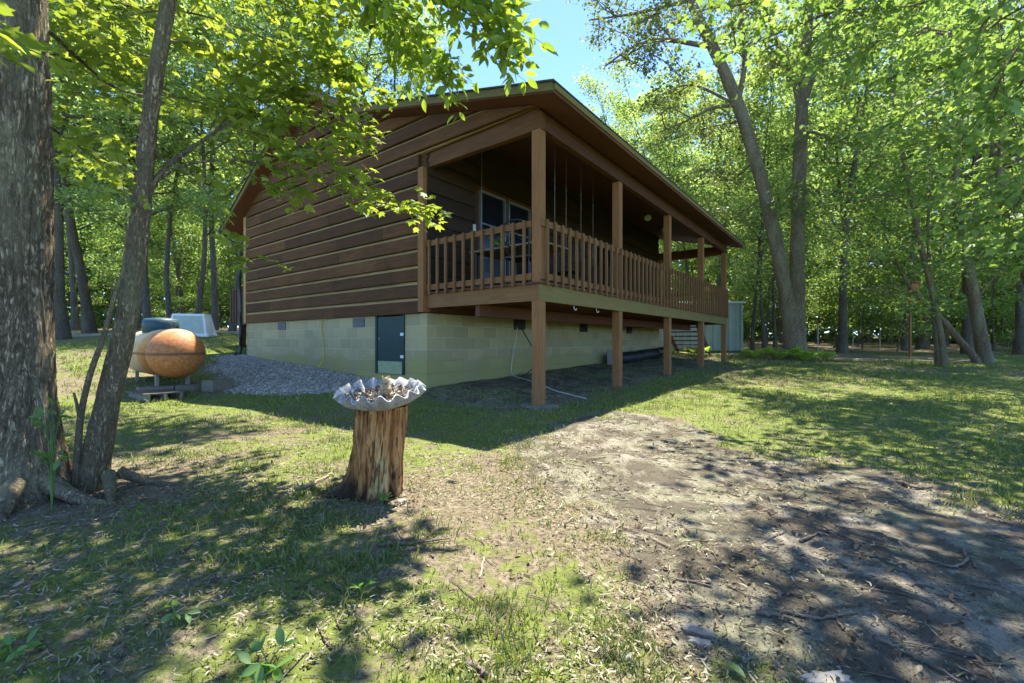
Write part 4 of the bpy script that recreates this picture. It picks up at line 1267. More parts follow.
# --- big trunk at the left edge
bA = gp(TREE_A[0], TREE_A[1])
Q = Quads(); L = Leaves()
ctl = [P(20, 520, 2.78), P(26, 470, 2.78), P(24, 380, 2.78), P(23, 250, 2.78), P(22, 100, 2.78), P(18, 0, 2.78), P(12, -250, 2.8), P(30, -600, 2.9), P(10, -1000, 3.2)]
pts = spline(ctl, 520); zz = pts[:, 2]
rad = np.interp(zz, [-.2, 0, .12, .3, .6, 1.2, 3, 6, 8.5], [.29, .25, .195, .16, .14, .128, .120, .09, .05])
trunk_tube(Q, pts, rad, 170, .013, 3)
for a, ln, r in ((-.35, .62, .065), (-1.15, .5, .065), (-2.2, .5, .06), (.5, .4, .05), (1.9, .3, .05)):
    rp = []
    for t in np.linspace(0, 1, 10):
        x = bA[0] + math.cos(a + .2 * t) * (.1 + ln * t); y = bA[1] + math.sin(a + .2 * t) * (.1 + ln * t)
        rp.append((x, y, float(gz0(np.array([x]), np.array([y]))[0]) + .13 * (1 - t) ** 2.4 + .022 - .055 * t))
    Q.tube(np.array(rp), np.linspace(r * .85, r * .28, 10) * (1 + .10 * rng.normal(size=10)), 12)
tA = P(22, -250, 2.8)
# boughs with large leaves over the upper-left of the yard
for c in ([P(30, -120, 2.8), P(90, -10, 3.4), P(150, 20, 3.9)], [P(28, -60, 2.85), P(70, -10, 3.8), P(90, 40, 4.4)],
          [P(30, -80, 2.8), P(110, 0, 3.8), P(200, 15, 4.2), P(270, 40, 4.4)], [P(35, 60, 2.85), P(70, 53, 3.6), P(110, 60, 4.0), P(128, 48, 4.2)],
          [P(35, -180, 2.8), P(160, -60, 3.8), P(280, 0, 4.4), P(330, 50, 4.6)], [P(30, -200, 2.8), P(200, -120, 4.2), P(330, -40, 5.0), P(400, 30, 5.4)],
          [P(36, 20, 2.85), P(120, 90, 4.4), P(190, 100, 5.0), P(240, 130, 5.4)], [P(36, 120, 2.85), P(70, 140, 4.0), P(110, 170, 4.8)]):
    spray(Q, L, c, .016, .09, T_MAPLE, .42, 11, 8, .3, up=1.3)
spray(Q, L, [P(20, -60, 2.7), P(-30, 20, 2.3), P(2, 40, 1.9)], .010, .075, T_MAPLE, .22, 7, 7, .5, up=1.3)
# near bough of long oval leaves hanging in from the top
LH = Leaves()
for j, c in enumerate(([P(60, -330, 2.8), P(250, -120, 3.0), P(400, -30, 3.1), P(480, 22, 3.2), P(505, 45, 3.2)], [P(60, -330, 2.8), P(250, -140, 3.2), P(360, -20, 3.4), P(420, 40, 3.5), P(445, 70, 3.5)],
          [P(200, -160, 3.0), P(380, -60, 3.1), P(470, -20, 3.2), P(500, 5, 3.2)], [P(180, -160, 3.2), P(300, -60, 3.5), P(370, 5, 3.8), P(410, 55, 3.9)],
          [P(160, -160, 3.4), P(260, -60, 3.9), P(310, 10, 4.2), P(350, 70, 4.3)])):
    spray(Q, LH, c, .012, .098, T_OVAL, .32, 26, 13, .42, up=.7, droop=-.2)
hang_shade(Q, L, P(30, -600, 2.9), -1.9, 3.9, 6.0, 1.9, 1.2, .7, 9, 110, .10, T_MAPLE)  # leaf masses out of view, added for dappled shade on the left
hang_shade(Q, L, P(20, -800, 3.0), -3.4, 8.2, 9.0, 2.8, 1.6, .7, 16, 190, .12, T_MAPLE)
hang_shade(Q, L, P(30, -330, 2.85), -1.3, 3.4, 4.6, 1.7, .7, .3, 9, 170, .09, T_MAPLE)
hang_shade(Q, L, P(30, -600, 2.9), -4.6, 3.2, 6.2, 1.8, 1.6, .8, 6, 120, .10, T_MAPLE)
tr = tree_obj('maple_tree', 'thick furrowed tree trunk cut by the left edge of the photo', 'tree', bA, Q, L, M['bark'], M['leaf_maple'])
me = LH.mesh('bough'); co = np.empty(len(me.vertices) * 3, np.float32); me.vertices.foreach_get('co', co)
me.vertices.foreach_set('co', (co.reshape(-1, 3) - bA.astype(np.float32)).ravel()); me.update()
link('bough', me, M['leaf_hick'], tr)

# --- leaning slim trunk beside it
bB = gp(TREE_B[0], TREE_B[1])
Q = Quads(); L = Leaves()
ctl = [P(88, 500, 2.92), P(94, 470, 2.92), P(106, 410, 2.92), P(124, 330, 2.93), P(139, 230, 2.95), P(151, 110, 2.98), P(169, 0, 3.0), P(200, -160, 3.05), P(245, -420, 3.2), P(260, -760, 3.4)]
pts = spline(ctl, 420); zz = pts[:, 2]
rad = np.interp(zz, [-.2, 0, .15, .5, 1.2, 2.5, 3.2, 6], [.12, .092, .072, .062, .056, .043, .038, .02])
trunk_tube(Q, pts, rad, 110, .006, 8)
for a, ln in ((-.8, .5), (.25, .42), (2.6, .25)):
    rp = []
    for t in np.linspace(0, 1, 8):
        x = bB[0] + math.cos(a) * (.06 + ln * t); y = bB[1] + math.sin(a) * (.06 + ln * t)
        rp.append((x, y, float(gz0(np.array([x]), np.array([y]))[0]) + .09 * (1 - t) ** 2.4 + .015 - .04 * t))
    Q.tube(np.array(rp), np.linspace(.038, .010, 8), 8)
# main side bough toward the cabin
fork = spline([P(146, 196, 2.95), P(156, 180, 3.0), P(172, 162, 3.1), P(199, 143, 3.3), P(235, 118, 3.5)], 12)
Q.tube(fork, np.linspace(.024, .010, 12), 8)
tw = spline([P(160, 178, 3.02), P(190, 164, 3.15), P(237, 160, 3.3), P(280, 168, 3.45), P(330, 185, 3.6)], 12)
Q.tube(tw, np.linspace(.010, .005, 12), 6)
for c, nt in (([P(225, 160, 3.3), P(280, 168, 3.4), P(340, 190, 3.5), P(395, 206, 3.6), P(425, 206, 3.65)], 15), ([P(230, 150, 3.3), P(290, 155, 3.4), P(330, 168, 3.5), P(372, 188, 3.55)], 12),
              ([P(235, 118, 3.5), P(280, 112, 3.6), P(325, 122, 3.8), P(362, 128, 3.9)], 15), ([P(225, 125, 3.4), P(262, 135, 3.5), P(310, 146, 3.6), P(350, 142, 3.7)], 14),
              ([P(215, 130, 3.4), P(250, 98, 3.6), P(300, 88, 3.9), P(350, 100, 4.1)], 15), ([P(210, 130, 3.4), P(235, 80, 3.6), P(280, 55, 3.9), P(330, 62, 4.1)], 15),
              ([P(220, 140, 3.3), P(250, 175, 3.3), P(285, 185, 3.35)], 6), ([P(235, 120, 3.5), P(270, 95, 3.9), P(330, 75, 4.4), P(380, 92, 4.6)], 14),
              ([P(160, 40, 3.0), P(205, 45, 3.4), P(250, 60, 3.7), P(290, 85, 3.9)], 14), ([P(152, 90, 3.0), P(190, 100, 3.3), P(230, 108, 3.5), P(265, 120, 3.6)], 12),
              ([P(152, 100, 3.0), P(110, 88, 3.4), P(80, 92, 3.7), P(65, 110, 3.9)], 10), ([P(148, 140, 3.0), P(112, 138, 3.4), P(92, 135, 3.6), P(70, 160, 3.8)], 8),
              ([P(168, 10, 3.0), P(130, 15, 3.2), P(95, 30, 3.3), P(70, 55, 3.4)], 12), ([P(168, 0, 3.0), P(230, -20, 3.4), P(300, 10, 3.8), P(360, 20, 4.0)], 14),
              ([P(160, 60, 3.0), P(120, 50, 3.3), P(90, 60, 3.6)], 10), ([P(150, 150, 2.98), P(205, 190, 3.1), P(228, 235, 3.2), P(235, 250, 3.2)], 5)):
    spray(Q, L, c, .006, .074, T_MAPLE, .28, int(nt * 1.15), 9, .12, up=1.7, droop=-.06)
hang_shade(Q, L, P(245, -420, 3.2), -1.0, 4.4, 6.6, 1.2, .8, .5, 4, 120, .09, T_MAPLE)  # added above the view to shade the left foreground
tree_obj('maple_tree', 'slim leaning tree whose leafy bough reaches across the cabin gable', 'tree', bB, Q, L, M['barkslim'], M['leaf_maple'])

# --- thin stem between the two
Q = Quads(); L = Leaves()
bC = gp(*(P(75, 480, 2.85)[:2]))
pts = spline([bC - (0, 0, .05), P(77, 462, 2.85), P(81, 415, 2.84), P(90, 375, 2.83), P(104, 335, 2.82), P(116, 292, 2.82), P(123, 270, 2.84), P(127, 230, 2.84)], 40)
Q.tube(pts, np.interp(np.linspace(0, 1, 40), [0, .15, .8, 1], [.026, .019, .013, .006]), 10)
Q.tube(np.array([P(80, 420, 2.84), P(77, 405, 2.80), P(74, 393, 2.78)]), [.011, .009, .006], 7)
spray(Q, L, [P(127, 230, 2.84), P(124, 190, 2.8), P(118, 160, 2.78)], .004, .06, T_MAPLE, .15, 5, 5)
tree_obj('sapling', 'thin bare sapling stem leaning against the slim trunk', 'sapling', bC, Q, L, M['barkslim'], M['leaf_maple'])

# --- big double-stemmed pair on the far lawn
def big_tree(label, ctl, rads, limbs, nleaf, seed, lsize=.13, mb='bark', ml='leaf_oak', tpl=T_DIAMOND, name='oak_tree', k=22, ridge=.02, shade=()):
    global rng
    rng = np.random.default_rng(seed)
    Q = Quads(); L = Leaves()
    ctl = [np.asarray(c) for c in ctl]
    base = gp(ctl[0][0], ctl[0][1])
    ctl = [base - (0, 0, .25)] + ctl[1:]
    n = 50
    pts = spline(ctl, n)
    trunk_tube(Q, pts, np.interp(np.linspace(0, 1, n), np.linspace(0, 1, len(rads)), rads), k, ridge, seed)
    for (c, r, sub, nl) in limbs:
        c = [np.asarray(p) for p in c]
        lp = spline(c, 14); Q.tube(lp, np.linspace(r, r * .3, 14), 8)
        for j in range(sub):
            f = .18 + .82 * (j + rng.random() * .8) / sub; x = min(f, .999) * 12.99; i = int(x)
            b = lp[i] + (lp[i + 1] - lp[i]) * (x - i); fw = lp[i + 1] - lp[i]; fw /= np.linalg.norm(fw)
            a = rng.random() * 6.283
            d = fw * .5 + np.array([math.cos(a), math.sin(a), rng.normal() * .35])
            limb_with_leaves(Q, L, b, d, 1.1 + 1.3 * rng.random(), r * .3 + .004, lsize, nl, tpl, sub=5, spread=.25, flat=.6)
    return tree_obj(name, label, 'tree', base, Q, L, M[mb], M[ml])


D1 = 15.7
def PP(px, py, d=D1): return P(px, py, d)
big_tree('tall trunk leaning towards the porch, first of the pair on the far lawn',
         [PP(793, 362), PP(792, 340), PP(787, 300), PP(773, 230), PP(757, 165), PP(738, 105), PP(712, 45), PP(688, -5), PP(660, -90), PP(640, -200)],
         [.40, .26, .22, .205, .195, .185, .165, .14, .10, .05],
         [([PP(737, 105), PP(712, 108), PP(688, 120), PP(660, 132)], .08, 6, 150), ([PP(707, 46), PP(665, 40), PP(635, 46), PP(605, 66)], .09, 8, 150),
          ([PP(738, 103), PP(745, 60), PP(742, 10), PP(750, -60)], .10, 7, 170), ([PP(690, 0), PP(660, 8), PP(625, 15), PP(590, 20)], .07, 7, 130),
          ([PP(688, -5), PP(690, -60), PP(720, -120)], .09, 7, 200), ([PP(700, 25), PP(675, 20, 14), PP(650, 60, 13)], .05, 6, 130), ([PP(660, -90), PP(610, -70), PP(570, -20)], .06, 5, 110),
          ([PP(755, 160), PP(730, 180, 16.5), PP(700, 170, 17), PP(665, 190, 17.5)], .04, 8, 140), ([PP(765, 195), PP(735, 215, 16.5), PP(700, 215, 17.5)], .03, 6, 130), ([PP(745, 120), PP(700, 130, 17), PP(640, 150, 18.5)], .04, 8, 150), ([PP(737, 105), PP(690, 85, 17), PP(650, 100, 18)], .06, 6, 140)], 0, 31)
big_tree('tall upright trunk forking high up, second of the pair on the far lawn',
         [PP(798, 364, 15.9), PP(798, 345, 15.9), PP(797, 300, 15.9), PP(798, 220, 15.9), PP(802, 110, 15.9), PP(803, 100, 15.9), PP(808, 20, 15.9), PP(815, -80, 15.9), PP(810, -200, 15.9)],
         [.44, .28, .23, .21, .195, .18, .13, .085, .04],
         [([PP(801, 112, 15.9), PP(793, 75, 15.9), PP(780, 50, 15.9), PP(765, 5, 15.9)], .13, 7, 160), ([PP(803, 105, 15.9), PP(815, 70, 15.9), PP(830, 35, 15.9), PP(842, -15, 15.9)], .13, 7, 170),
          ([PP(808, 20, 15.9), PP(850, 10, 15), PP(900, 40, 14.5)], .07, 8, 170), ([PP(830, 35, 15.9), PP(870, 60, 15), PP(905, 110, 14.5)], .06, 8, 160),
          ([PP(800, 130, 15.9), PP(840, 140, 15), PP(880, 170, 14.5)], .05, 7, 150), ([PP(815, -80, 15.9), PP(860, -60, 15), PP(920, -20, 14)], .07, 8, 170),
          ([PP(799, 180, 15.9), PP(830, 200, 15.2), PP(850, 230, 15)], .03, 5, 120), ([PP(765, 5, 15.9), PP(730, -30, 16), PP(690, 10, 17)], .06, 6, 150)], 0, 32)
# --- right-hand trees
D2 = 12.6
big_tree('slim leaning tree standing alone on the right of the lawn',
         [PP(944, 376, D2), PP(943, 350, D2), PP(936, 310, D2), PP(922, 250, D2), PP(908, 180, D2), PP(895, 110, D2), PP(890, 40, D2), PP(880, -60, D2)],
         [.11, .075, .065, .06, .055, .045, .035, .02],
         [([PP(915, 215, D2), PP(890, 195, D2), PP(860, 200, D2 - 1)], .03, 6, 120), ([PP(905, 160, D2), PP(935, 140, D2 - 1), PP(970, 150, D2 - 2)], .035, 8, 140), ([PP(898, 120, D2), PP(870, 100, D2), PP(845, 120, D2)], .03, 6, 130),
          ([PP(890, 60, D2), PP(930, 30, D2 - 1.5), PP(985, 50, D2 - 3)], .035, 8, 150), ([PP(925, 260, D2), PP(960, 235, D2 - .5), PP(1000, 250, D2 - 1)], .025, 7, 130)], 0, 33, .11, 'barkslim', 'leaf_low', name='young_tree', k=14, ridge=.006)
big_tree('slender second stem beside the slim leaning tree on the lawn',
         [PP(938, 372, D2 + .3), PP(936, 340, D2 + .3), PP(933, 300, D2 + .3), PP(928, 240, D2 + .3), PP(930, 170, D2 + .3), PP(925, 90, D2 + .3)],
         [.075, .05, .042, .036, .028, .015], [([PP(928, 230, D2), PP(900, 250, D2), PP(870, 270, D2)], .02, 5, 110), ([PP(930, 180, D2), PP(960, 190, D2 - 1), PP(985, 215, D2 - 1)], .02, 6, 120), ([PP(926, 110, D2), PP(950, 80, D2), PP(990, 90, D2)], .02, 6, 130)],
         0, 34, .11, 'barkslim', 'leaf_low', name='young_tree', k=12, ridge=.004)
D3 = 14.2
big_tree('thick dark tree forking low at the right side of the lawn',
         [PP(985, 372, D3), PP(983, 350, D3), PP(978, 320, D3), PP(969, 275, D3), PP(962, 235, D3), PP(955, 200, D3), PP(958, 120, D3), PP(950, 20, D3)],
         [.28, .18, .155, .14, .105, .085, .06, .03],
         [([PP(970, 268, D3), PP(980, 240, D3), PP(985, 200, D3), PP(995, 130, D3)], .12, 8, 160), ([PP(958, 215, D3), PP(925, 190, D3), PP(890, 185, D3)], .05, 7, 140), ([PP(990, 160, D3), PP(1030, 120, D3 - 1), PP(1080, 110, D3 - 2)], .05, 8, 150),
          ([PP(956, 130, D3), PP(915, 100, D3), PP(870, 90, D3)], .05, 8, 150), ([PP(952, 60, D3), PP(1000, 20, D3 - 1), PP(1050, 30, D3 - 2)], .05, 9, 170), ([PP(975, 300, D3), PP(1005, 270, D3), PP(1030, 285, D3)], .03, 6, 120)],
         0, 35, .12, 'bark', 'leaf_low', name='maple_tree', k=18, ridge=.015)
big_tree('low crooked trunk leaning left from the foot of the thick dark tree',
         [PP(978, 368, D3 - .2), PP(974, 357, D3 - .2), PP(955, 335, D3), PP(935, 312, D3), PP(918, 297, D3), PP(900, 270, D3), PP(885, 235, D3 - .3)],
         [.13, .10, .09, .075, .06, .04, .02], [([PP(918, 297, D3), PP(890, 285, D3), PP(860, 290, D3)], .025, 6, 120), ([PP(900, 270, D3), PP(880, 250, D3), PP(850, 240, D3)], .02, 6, 120)], 0, 36, .11, 'bark', 'leaf_low', name='leaning_tree', k=14, ridge=.01)
D4 = 12
big_tree('dark leaning tree at the right edge of the photo',
         [PP(1052, 378, D4), PP(1045, 330, D4), PP(1030, 280, D4), PP(1015, 235, D4), PP(1000, 180, D4), PP(1005, 100, D4), PP(1000, 0, D4)],
         [.2, .15, .13, .11, .08, .05, .02], [([PP(1012, 225, D4), PP(985, 235, D4), PP(965, 250, D4)], .03, 6, 130), ([PP(1002, 150, D4), PP(970, 120, D4 - 1), PP(930, 120, D4 - 2)], .03, 8, 150), ([PP(1003, 80, D4), PP(960, 40, D4 - 2), PP(900, 30, D4 - 3)], .035, 9, 160), ([PP(1030, 280, D4), PP(1005, 262, D4), PP(985, 270, D4)], .02, 6, 120)],
         0, 37, .11, 'bark', 'leaf_low', name='leaning_tree', k=14, ridge=.01)
# near overhanging tree just out of frame on the right: boughs hang in at the top right and shade the dirt
rng = np.random.default_rng(38)
Q = Quads(); L = Leaves()
bN = gp(7.4, 4.6)
pts = spline([bN - (0, 0, .2), bN + (0, 0, .5), bN + (-.1, .1, 3), bN + (-.3, .2, 6), bN + (-.3, .3, 9)], 40)
trunk_tube(Q, pts, np.interp(np.linspace(0, 1, 40), [0, .08, .5, 1], [.32, .22, .17, .08]), 24, .012, 5)
o7 = bN + np.array([-.25, .2, 5.2])
for c in ([o7, P(1000, -60, 5.2), P(930, 0, 5.0), P(850, 10, 5.0)], [o7, P(1010, 0, 5.0), P(960, 60, 5.2), P(900, 75, 5.4)], [o7, P(1040, 60, 4.8), P(1000, 120, 5.0), P(950, 140, 5.4)],
          [o7, P(960, -100, 5.5), P(850, -40, 5.6), P(760, 0, 5.8), P(700, 10, 6.0)], [o7, P(1050, 140, 4.6), P(1020, 200, 4.8), P(985, 225, 5.2)], [o7, P(960, -20, 6), P(880, 40, 6.4), P(800, 60, 6.8)],
          [o7, P(1050, 20, 4.4), P(1010, 60, 4.4), P(990, 110, 4.4)], [o7, P(1000, -40, 5.6), P(900, -10, 5.8), P(810, 20, 6.2), P(740, 50, 6.4)], [o7, P(1040, 100, 5.5), P(1000, 170, 5.9), P(940, 200, 6.4)],
          [o7, P(980, -40, 6.2), P(900, 20, 6.8), P(850, 70, 7.2)], [o7, P(1000, 20, 6.4), P(940, 90, 7.0), P(880, 130, 7.6)], [o7, P(1000, -80, 7), P(920, -20, 7.6), P(840, 10, 8.2)]):
    spray(Q, L, c, .02, .095, T_MAPLE, .6, 22, 10, .3, droop=-.12)
hang_shade(Q, L, bN + np.array([-.3, .2, 6.5]), 2.9, 3.9, 6.2, 1.5, 1.3, .6, 22, 190, .09, T_MAPLE)  # unseen leaf masses added so shade falls on dirt and lawn
hang_shade(Q, L, bN + np.array([-.3, .2, 6.5]), 5.2, 5.6, 6.4, 1.8, 1.6, .7, 9, 170, .09, T_MAPLE)
hang_shade(Q, L, bN + np.array([-.3, .3, 8.0]), 6.6, 10.6, 10.2, 2.6, 1.8, .6, 15, 200, .13, T_MAPLE)
tree_obj('maple_tree', 'overhanging maple whose boughs hang in at the top right corner', 'tree', bN, Q, L, M['bark'], M['leaf_low'])

# ------------------------------------------------------------------ woods behind
rng = np.random.default_rng(50)
VAR = [make_forest_tree(100, 17, .15, .30, 22, 3.6, 11500, .145), make_forest_tree(101, 19, .18, .36, 24, 4.0, 13000, .15), make_forest_tree(102, 15, .10, .25, 20, 2.8, 9500, .125),
       make_forest_tree(103, 16, .12, .42, 18, 3.0, 9000, .135), make_forest_tree(104, 12, .08, .22, 18, 2.4, 8000, .115), make_forest_tree(105, 18, .21, .40, 22, 4.4, 13000, .155)]
LOW = [make_forest_tree(110, 4.6, .035, .18, 14, 1.5, 2600, .11), make_forest_tree(111, 6.5, .05, .20, 16, 1.9, 3400, .12), make_forest_tree(112, 2.6, .022, .10, 12, 1.1, 1900, .09), make_forest_tree(113, 8.5, .06, .25, 18, 2.1, 4000, .12)]
ZONES = [(-400, 60, 'behind the thick trunk at the left edge'), (60, 130, 'between the two left trunks, far across the lawn'), (130, 240, 'behind the propane tank and white cover'), (240, 460, 'rising behind the left slope of the cabin roof'),
         (460, 690, 'rising behind the porch roof'), (690, 760, 'around the green metal shed'), (760, 850, 'just behind the pair of tall trunks'), (850, 930, 'beyond the pale gravel path'), (930, 1600, 'behind the thick dark forking tree on the right')]
SIZES = {0: 'tall straight woodland tree', 1: 'tall broad woodland tree', 2: 'slim woodland tree', 3: 'high-crowned woodland tree', 4: 'short thin woodland tree', 5: 'large dark-trunked woodland tree'}
taken = []


def ok(x, y, md):
    u, v = h_uv(x, y)
    if -2.0 < u < 13.2 and -2.0 < v < 12.6: return False
    if x < 0 and y < 13.4 and x > -13: return False
    if x >= 0 and y < 17.3: return False
    if abs(x - sx) < 3 and abs(y - sy) < 2.6: return False
    if abs(x - wx) < 1.6 and abs(y - wy) < 1.6: return False
    if sd_poly(np.array([x]), np.array([y]), PATH_R)[0] < .7 or sd_poly(np.array([x]), np.array([y]), DRIVE_L)[0] < .4: return False
    return all((x - a) ** 2 + (y - b_) ** 2 > md * md for a, b_ in taken)


def place(kind, var, x, y, sc, rz):
    px = 512 + F * x / y
    zone = next((z_[2] for z_ in ZONES if z_[0] <= px < z_[1]), ZONES[-1][2])
    if kind == 'tree':
        lb = f'{SIZES[var]} {zone}'; grp = 'woodland trees ' + zone; nm = 'woodland_tree'; t_, c_ = VAR[var]; lm = M['leaf_far']
    else:
        lb = f"{['leafy sapling', 'leafy understory tree', 'low leafy bush', 'tall spindly understory tree'][var]} {zone}"; grp = 'understory ' + zone; nm = ['sapling', 'understory_tree', 'bush', 'understory_tree'][var]; t_, c_ = LOW[var]; lm = M['leaf_low']
    e = thing(nm, lb, 'tree' if nm != 'bush' else 'bush', gp(x, y), rz, grp); e.scale = (sc, sc, sc)
    bm_ = M['barkgrey'] if (kind == 'tree' and var in (0, 3)) else M['barkfar']
    link('trunk', t_, bm_, e); link('crown', c_, lm, e)
    taken.append((x, y))


# nearest edge of the woods on the left, trunks the photo shows
for px, d, var, s in ((62, 14.5, 1, .95), (38, 17, 0, 1), (90, 19, 5, .9), (118, 16.5, 2, 1), (148, 18.5, 0, .9), (172, 20.5, 3, 1), (196, 17.6, 2, 1.05), (214, 21.5, 0, 1), (232, 19.5, 3, .95), (76, 24, 0, 1), (135, 25, 1, 1), (185, 26, 2, 1.1),
                      (300, 19.2, 1, .95), (345, 22.5, 1, 1.0), (392, 25.5, 5, 1.0), (842, 20.5, 1, .95), (905, 22.5, 0, 1.0), (968, 19.5, 1, 1.0), (1022, 18.5, 5, .95), (752, 19.6, 4, 1.0), (765, 21.5, 2, .9), (775, 19.0, 4, .9), (715, 24.5, 0, 1), (690, 24, 2, .95), (662, 23.5, 4, 1.15), (640, 27, 2, 1.0), (668, 30, 0, .95), (610, 31, 4, 1.2)):
    place('tree', var, (px - 512) / F * d, d, s, rng.random() * 6.28)
cnt = 0; tries = 0
while cnt < 92 and tries < 6000:
    tries += 1
    px = rng.uniform(-190, 1230); d = 14 + 40 * rng.random() ** .8
    x = (px - 512) / F * d
    if 430 < px < 640 and d < 26: continue
    if px < 260 and (d < 26 or rng.random() < .55): continue
    if not ok(x, d, 2.3 if d < 30 else 2.8): continue
    var = int(rng.integers(0, 6)); s = .8 + .35 * rng.random()
    if 400 < px < 650: var = 4; s = .75 + .2 * rng.random()
    place('tree', var, x, d, s, rng.random() * 6.28); cnt += 1
cnt = 0; tries = 0
while cnt < 185 and tries < 6000:
    tries += 1
    px = rng.uniform(-120, 1180); d = 15 + 32 * rng.random() ** .8
    if 250 < px < 690: continue
    if px < 250 and (d < 22 or rng.random() < .45): continue
    x = (px - 512) / F * d
    if not ok(x, d, 1.2): continue
    place('low', int(rng.choice([0, 1, 2, 3], p=[.3, .3, .2, .2])), x, d, .8 + .5 * rng.random(), rng.random() * 6.28); cnt += 1

# far mass of woods closing the view
rng = np.random.default_rng(60)
n = 190000
ang = rng.uniform(-1.15, 1.15, n); rr = rng.uniform(43, 64, n)
x, y = np.sin(ang) * rr, np.cos(ang) * rr
top_ = 15 + 6 * fbm(ang * 14, ang * 0, 0, 4, 3); hgt = top_ * rng.random(n) ** .9
cl = fbm(x / 2.2, y / 2.2, hgt / 2.0, 17, 2); k = cl > np.where(hgt < 4.5, .08, np.where(hgt < 7, .3, .43))
c = np.stack([x, y, gz0(x, y) + hgt], 1)[k]
L = Leaves(); L.add(c, .55 * (.7 + .6 * rng.random(k.sum())), T_DIAMOND, up=.5)
tag(link('distant_woods', L.mesh('distant_woods'), M['leaf_far']), 'hazy green mass of far woods closing the view behind the trees', 'woods', kind='stuff')

# ------------------------------------------------------------------ low plants, sticks, stones
def fern(label, x, y, n, ln):
    t = thing('fern', label, 'fern', gp(x, y), 0, 'ferns at the foot of the paired trunks')
    L = Leaves(); Q = Quads()
    for j in range(n):
        a = j * 6.283 / n + rng.normal() * .2; l_ = ln * (.7 + .5 * rng.random())
        s = np.linspace(0, 1, 16)
        pts = np.stack([np.cos(a) * l_ * s * .8, np.sin(a) * l_ * s * .8, l_ * (1.1 * s - .75 * s * s)], 1)
        Q.tube(pts, np.linspace(.006, .002, 16), 4)
        tan = np.array([math.cos(a), math.sin(a), 0]); sd = np.array([-math.sin(a), math.cos(a), 0])
        for sg in (-1, 1):
            c = pts[2:]; w = np.sin(np.linspace(.35, math.pi * .97, 14)) * l_ * .26
            L.add(c, w, T_OVAL, up=1.2, dirs=np.tile(sd * sg + tan * .35, (14, 1)) * 3, dj=.15)
    link('stems', Q.mesh('stems'), M['leaf_fern'], t); link('fronds', L.mesh('fronds'), M['leaf_fern'], t)


for x, y, n, l_, lb in ((9.15, 15.3, 11, .75, 'yellow green fern left of the paired trunks'), (9.7, 14.9, 11, .7, 'yellow green fern in front of the paired trunks'), (8.6, 15.9, 10, .6, 'small bright fern between the far porch post and the paired trunks'),
                        (10.7, 15.4, 9, .55, 'bright fern right of the paired trunks'), (6.6, 16.1, 10, .6, 'bright fern below the far porch stair'), (5.1, 15.0, 9, .5, 'bright fern glimpsed under the deck near the far wall')):
    fern(lb, x, y, n, l_)


def weed(label, x, y, n, ln, hgt, name='weed', tpl=T_OVAL):
    t = thing(name, label, 'plant', gp(x, y), 0)
    Q = Quads(); L = Leaves()
    for j in range(n):
        a = j * 2.4 + rng.normal() * .3; h_ = hgt * (.5 + .6 * rng.random())
        e = np.array([math.cos(a) * ln * .5, math.sin(a) * ln * .5, h_])
        pts = spline([(0, 0, -.01), e * np.array([.3, .3, .7]), e], 6); Q.tube(pts, np.linspace(.003, .0015, 6), 4)
        dv = np.array([[math.cos(a), math.sin(a), .1], [math.cos(a + .9), math.sin(a + .9), .0], [math.cos(a - .9), math.sin(a - .9), .0]])
        L.add(np.repeat(e[None], 3, 0), ln * (.5 + .3 * rng.random(3)), tpl, up=1.0, dirs=dv * 3, dj=.3)
    link('stems', Q.mesh('stems'), M['weed'], t); link('leaves', L.mesh('leaves'), M['weed'], t)


for px, py, n, ln, h_, lb in ((364, 492, 5, .07, .12, 'small green weed growing at the foot of the stump'), (382, 505, 4, .06, .05, 'low green weed in front of the stump'), (268, 676, 5, .085, .06, 'broad leaved seedling at the bottom edge of the photo'),
                              (362, 596, 4, .05, .05, 'small leafy weed in the grass below the stump'), (12, 665, 4, .06, .05, 'small leafy weed in the bottom left corner'), (176, 632, 3, .06, .05, 'small weed on the shaded litter at lower left'),
                              (130, 520, 4, .05, .05, 'small weed right of the exposed tree roots')):
    d = 427.5 / (py - 341.5); weed(lb, (px - 512) / F * d, d, n, ln, h_)
vx, vy = P(52, 440, 2.55)[:2]
weed('leafy vine seedling climbing against the foot of the thick left trunk', vx, vy, 13, .085, .55, 'vine', T_OVAL)


def stick(label, ctl, r, name='stick', cat='stick', mat='stickwood', branch=()):
    pts = []
    for px, py in ctl:
        d = 427.5 / (py - 341.5); x = (px - 512) / F * d; pts.append((x, d, float(gz(np.array([x]), np.array([d]))[0]) + r * 1.1))
    m = MB(); q = spline(pts, 18) + rng.normal(size=(18, 3)) * r * .35
    m.tube(q, np.linspace(r, r * .5, 18) * (1 + .15 * rng.normal(size=18)), 7)
    for f in branch:
        b0 = q[int(f * 17)]; a = rng.random() * 6.28
        m.tube(wander(b0, (math.cos(a), math.sin(a), .25), .10, 3, .2), np.linspace(r * .55, r * .2, 4), 5)
    o = m.build(name, M[mat], None, smooth=True); base = Vector3(pts[0]);
    for v in o.data.vertices: v.co = (v.co[0] - base[0], v.co[1] - base[1], v.co[2] - base[2])
    o.location = base
    tag(o, label, cat)


def Vector3(p): return (float(p[0]), float(p[1]), float(p[2]))


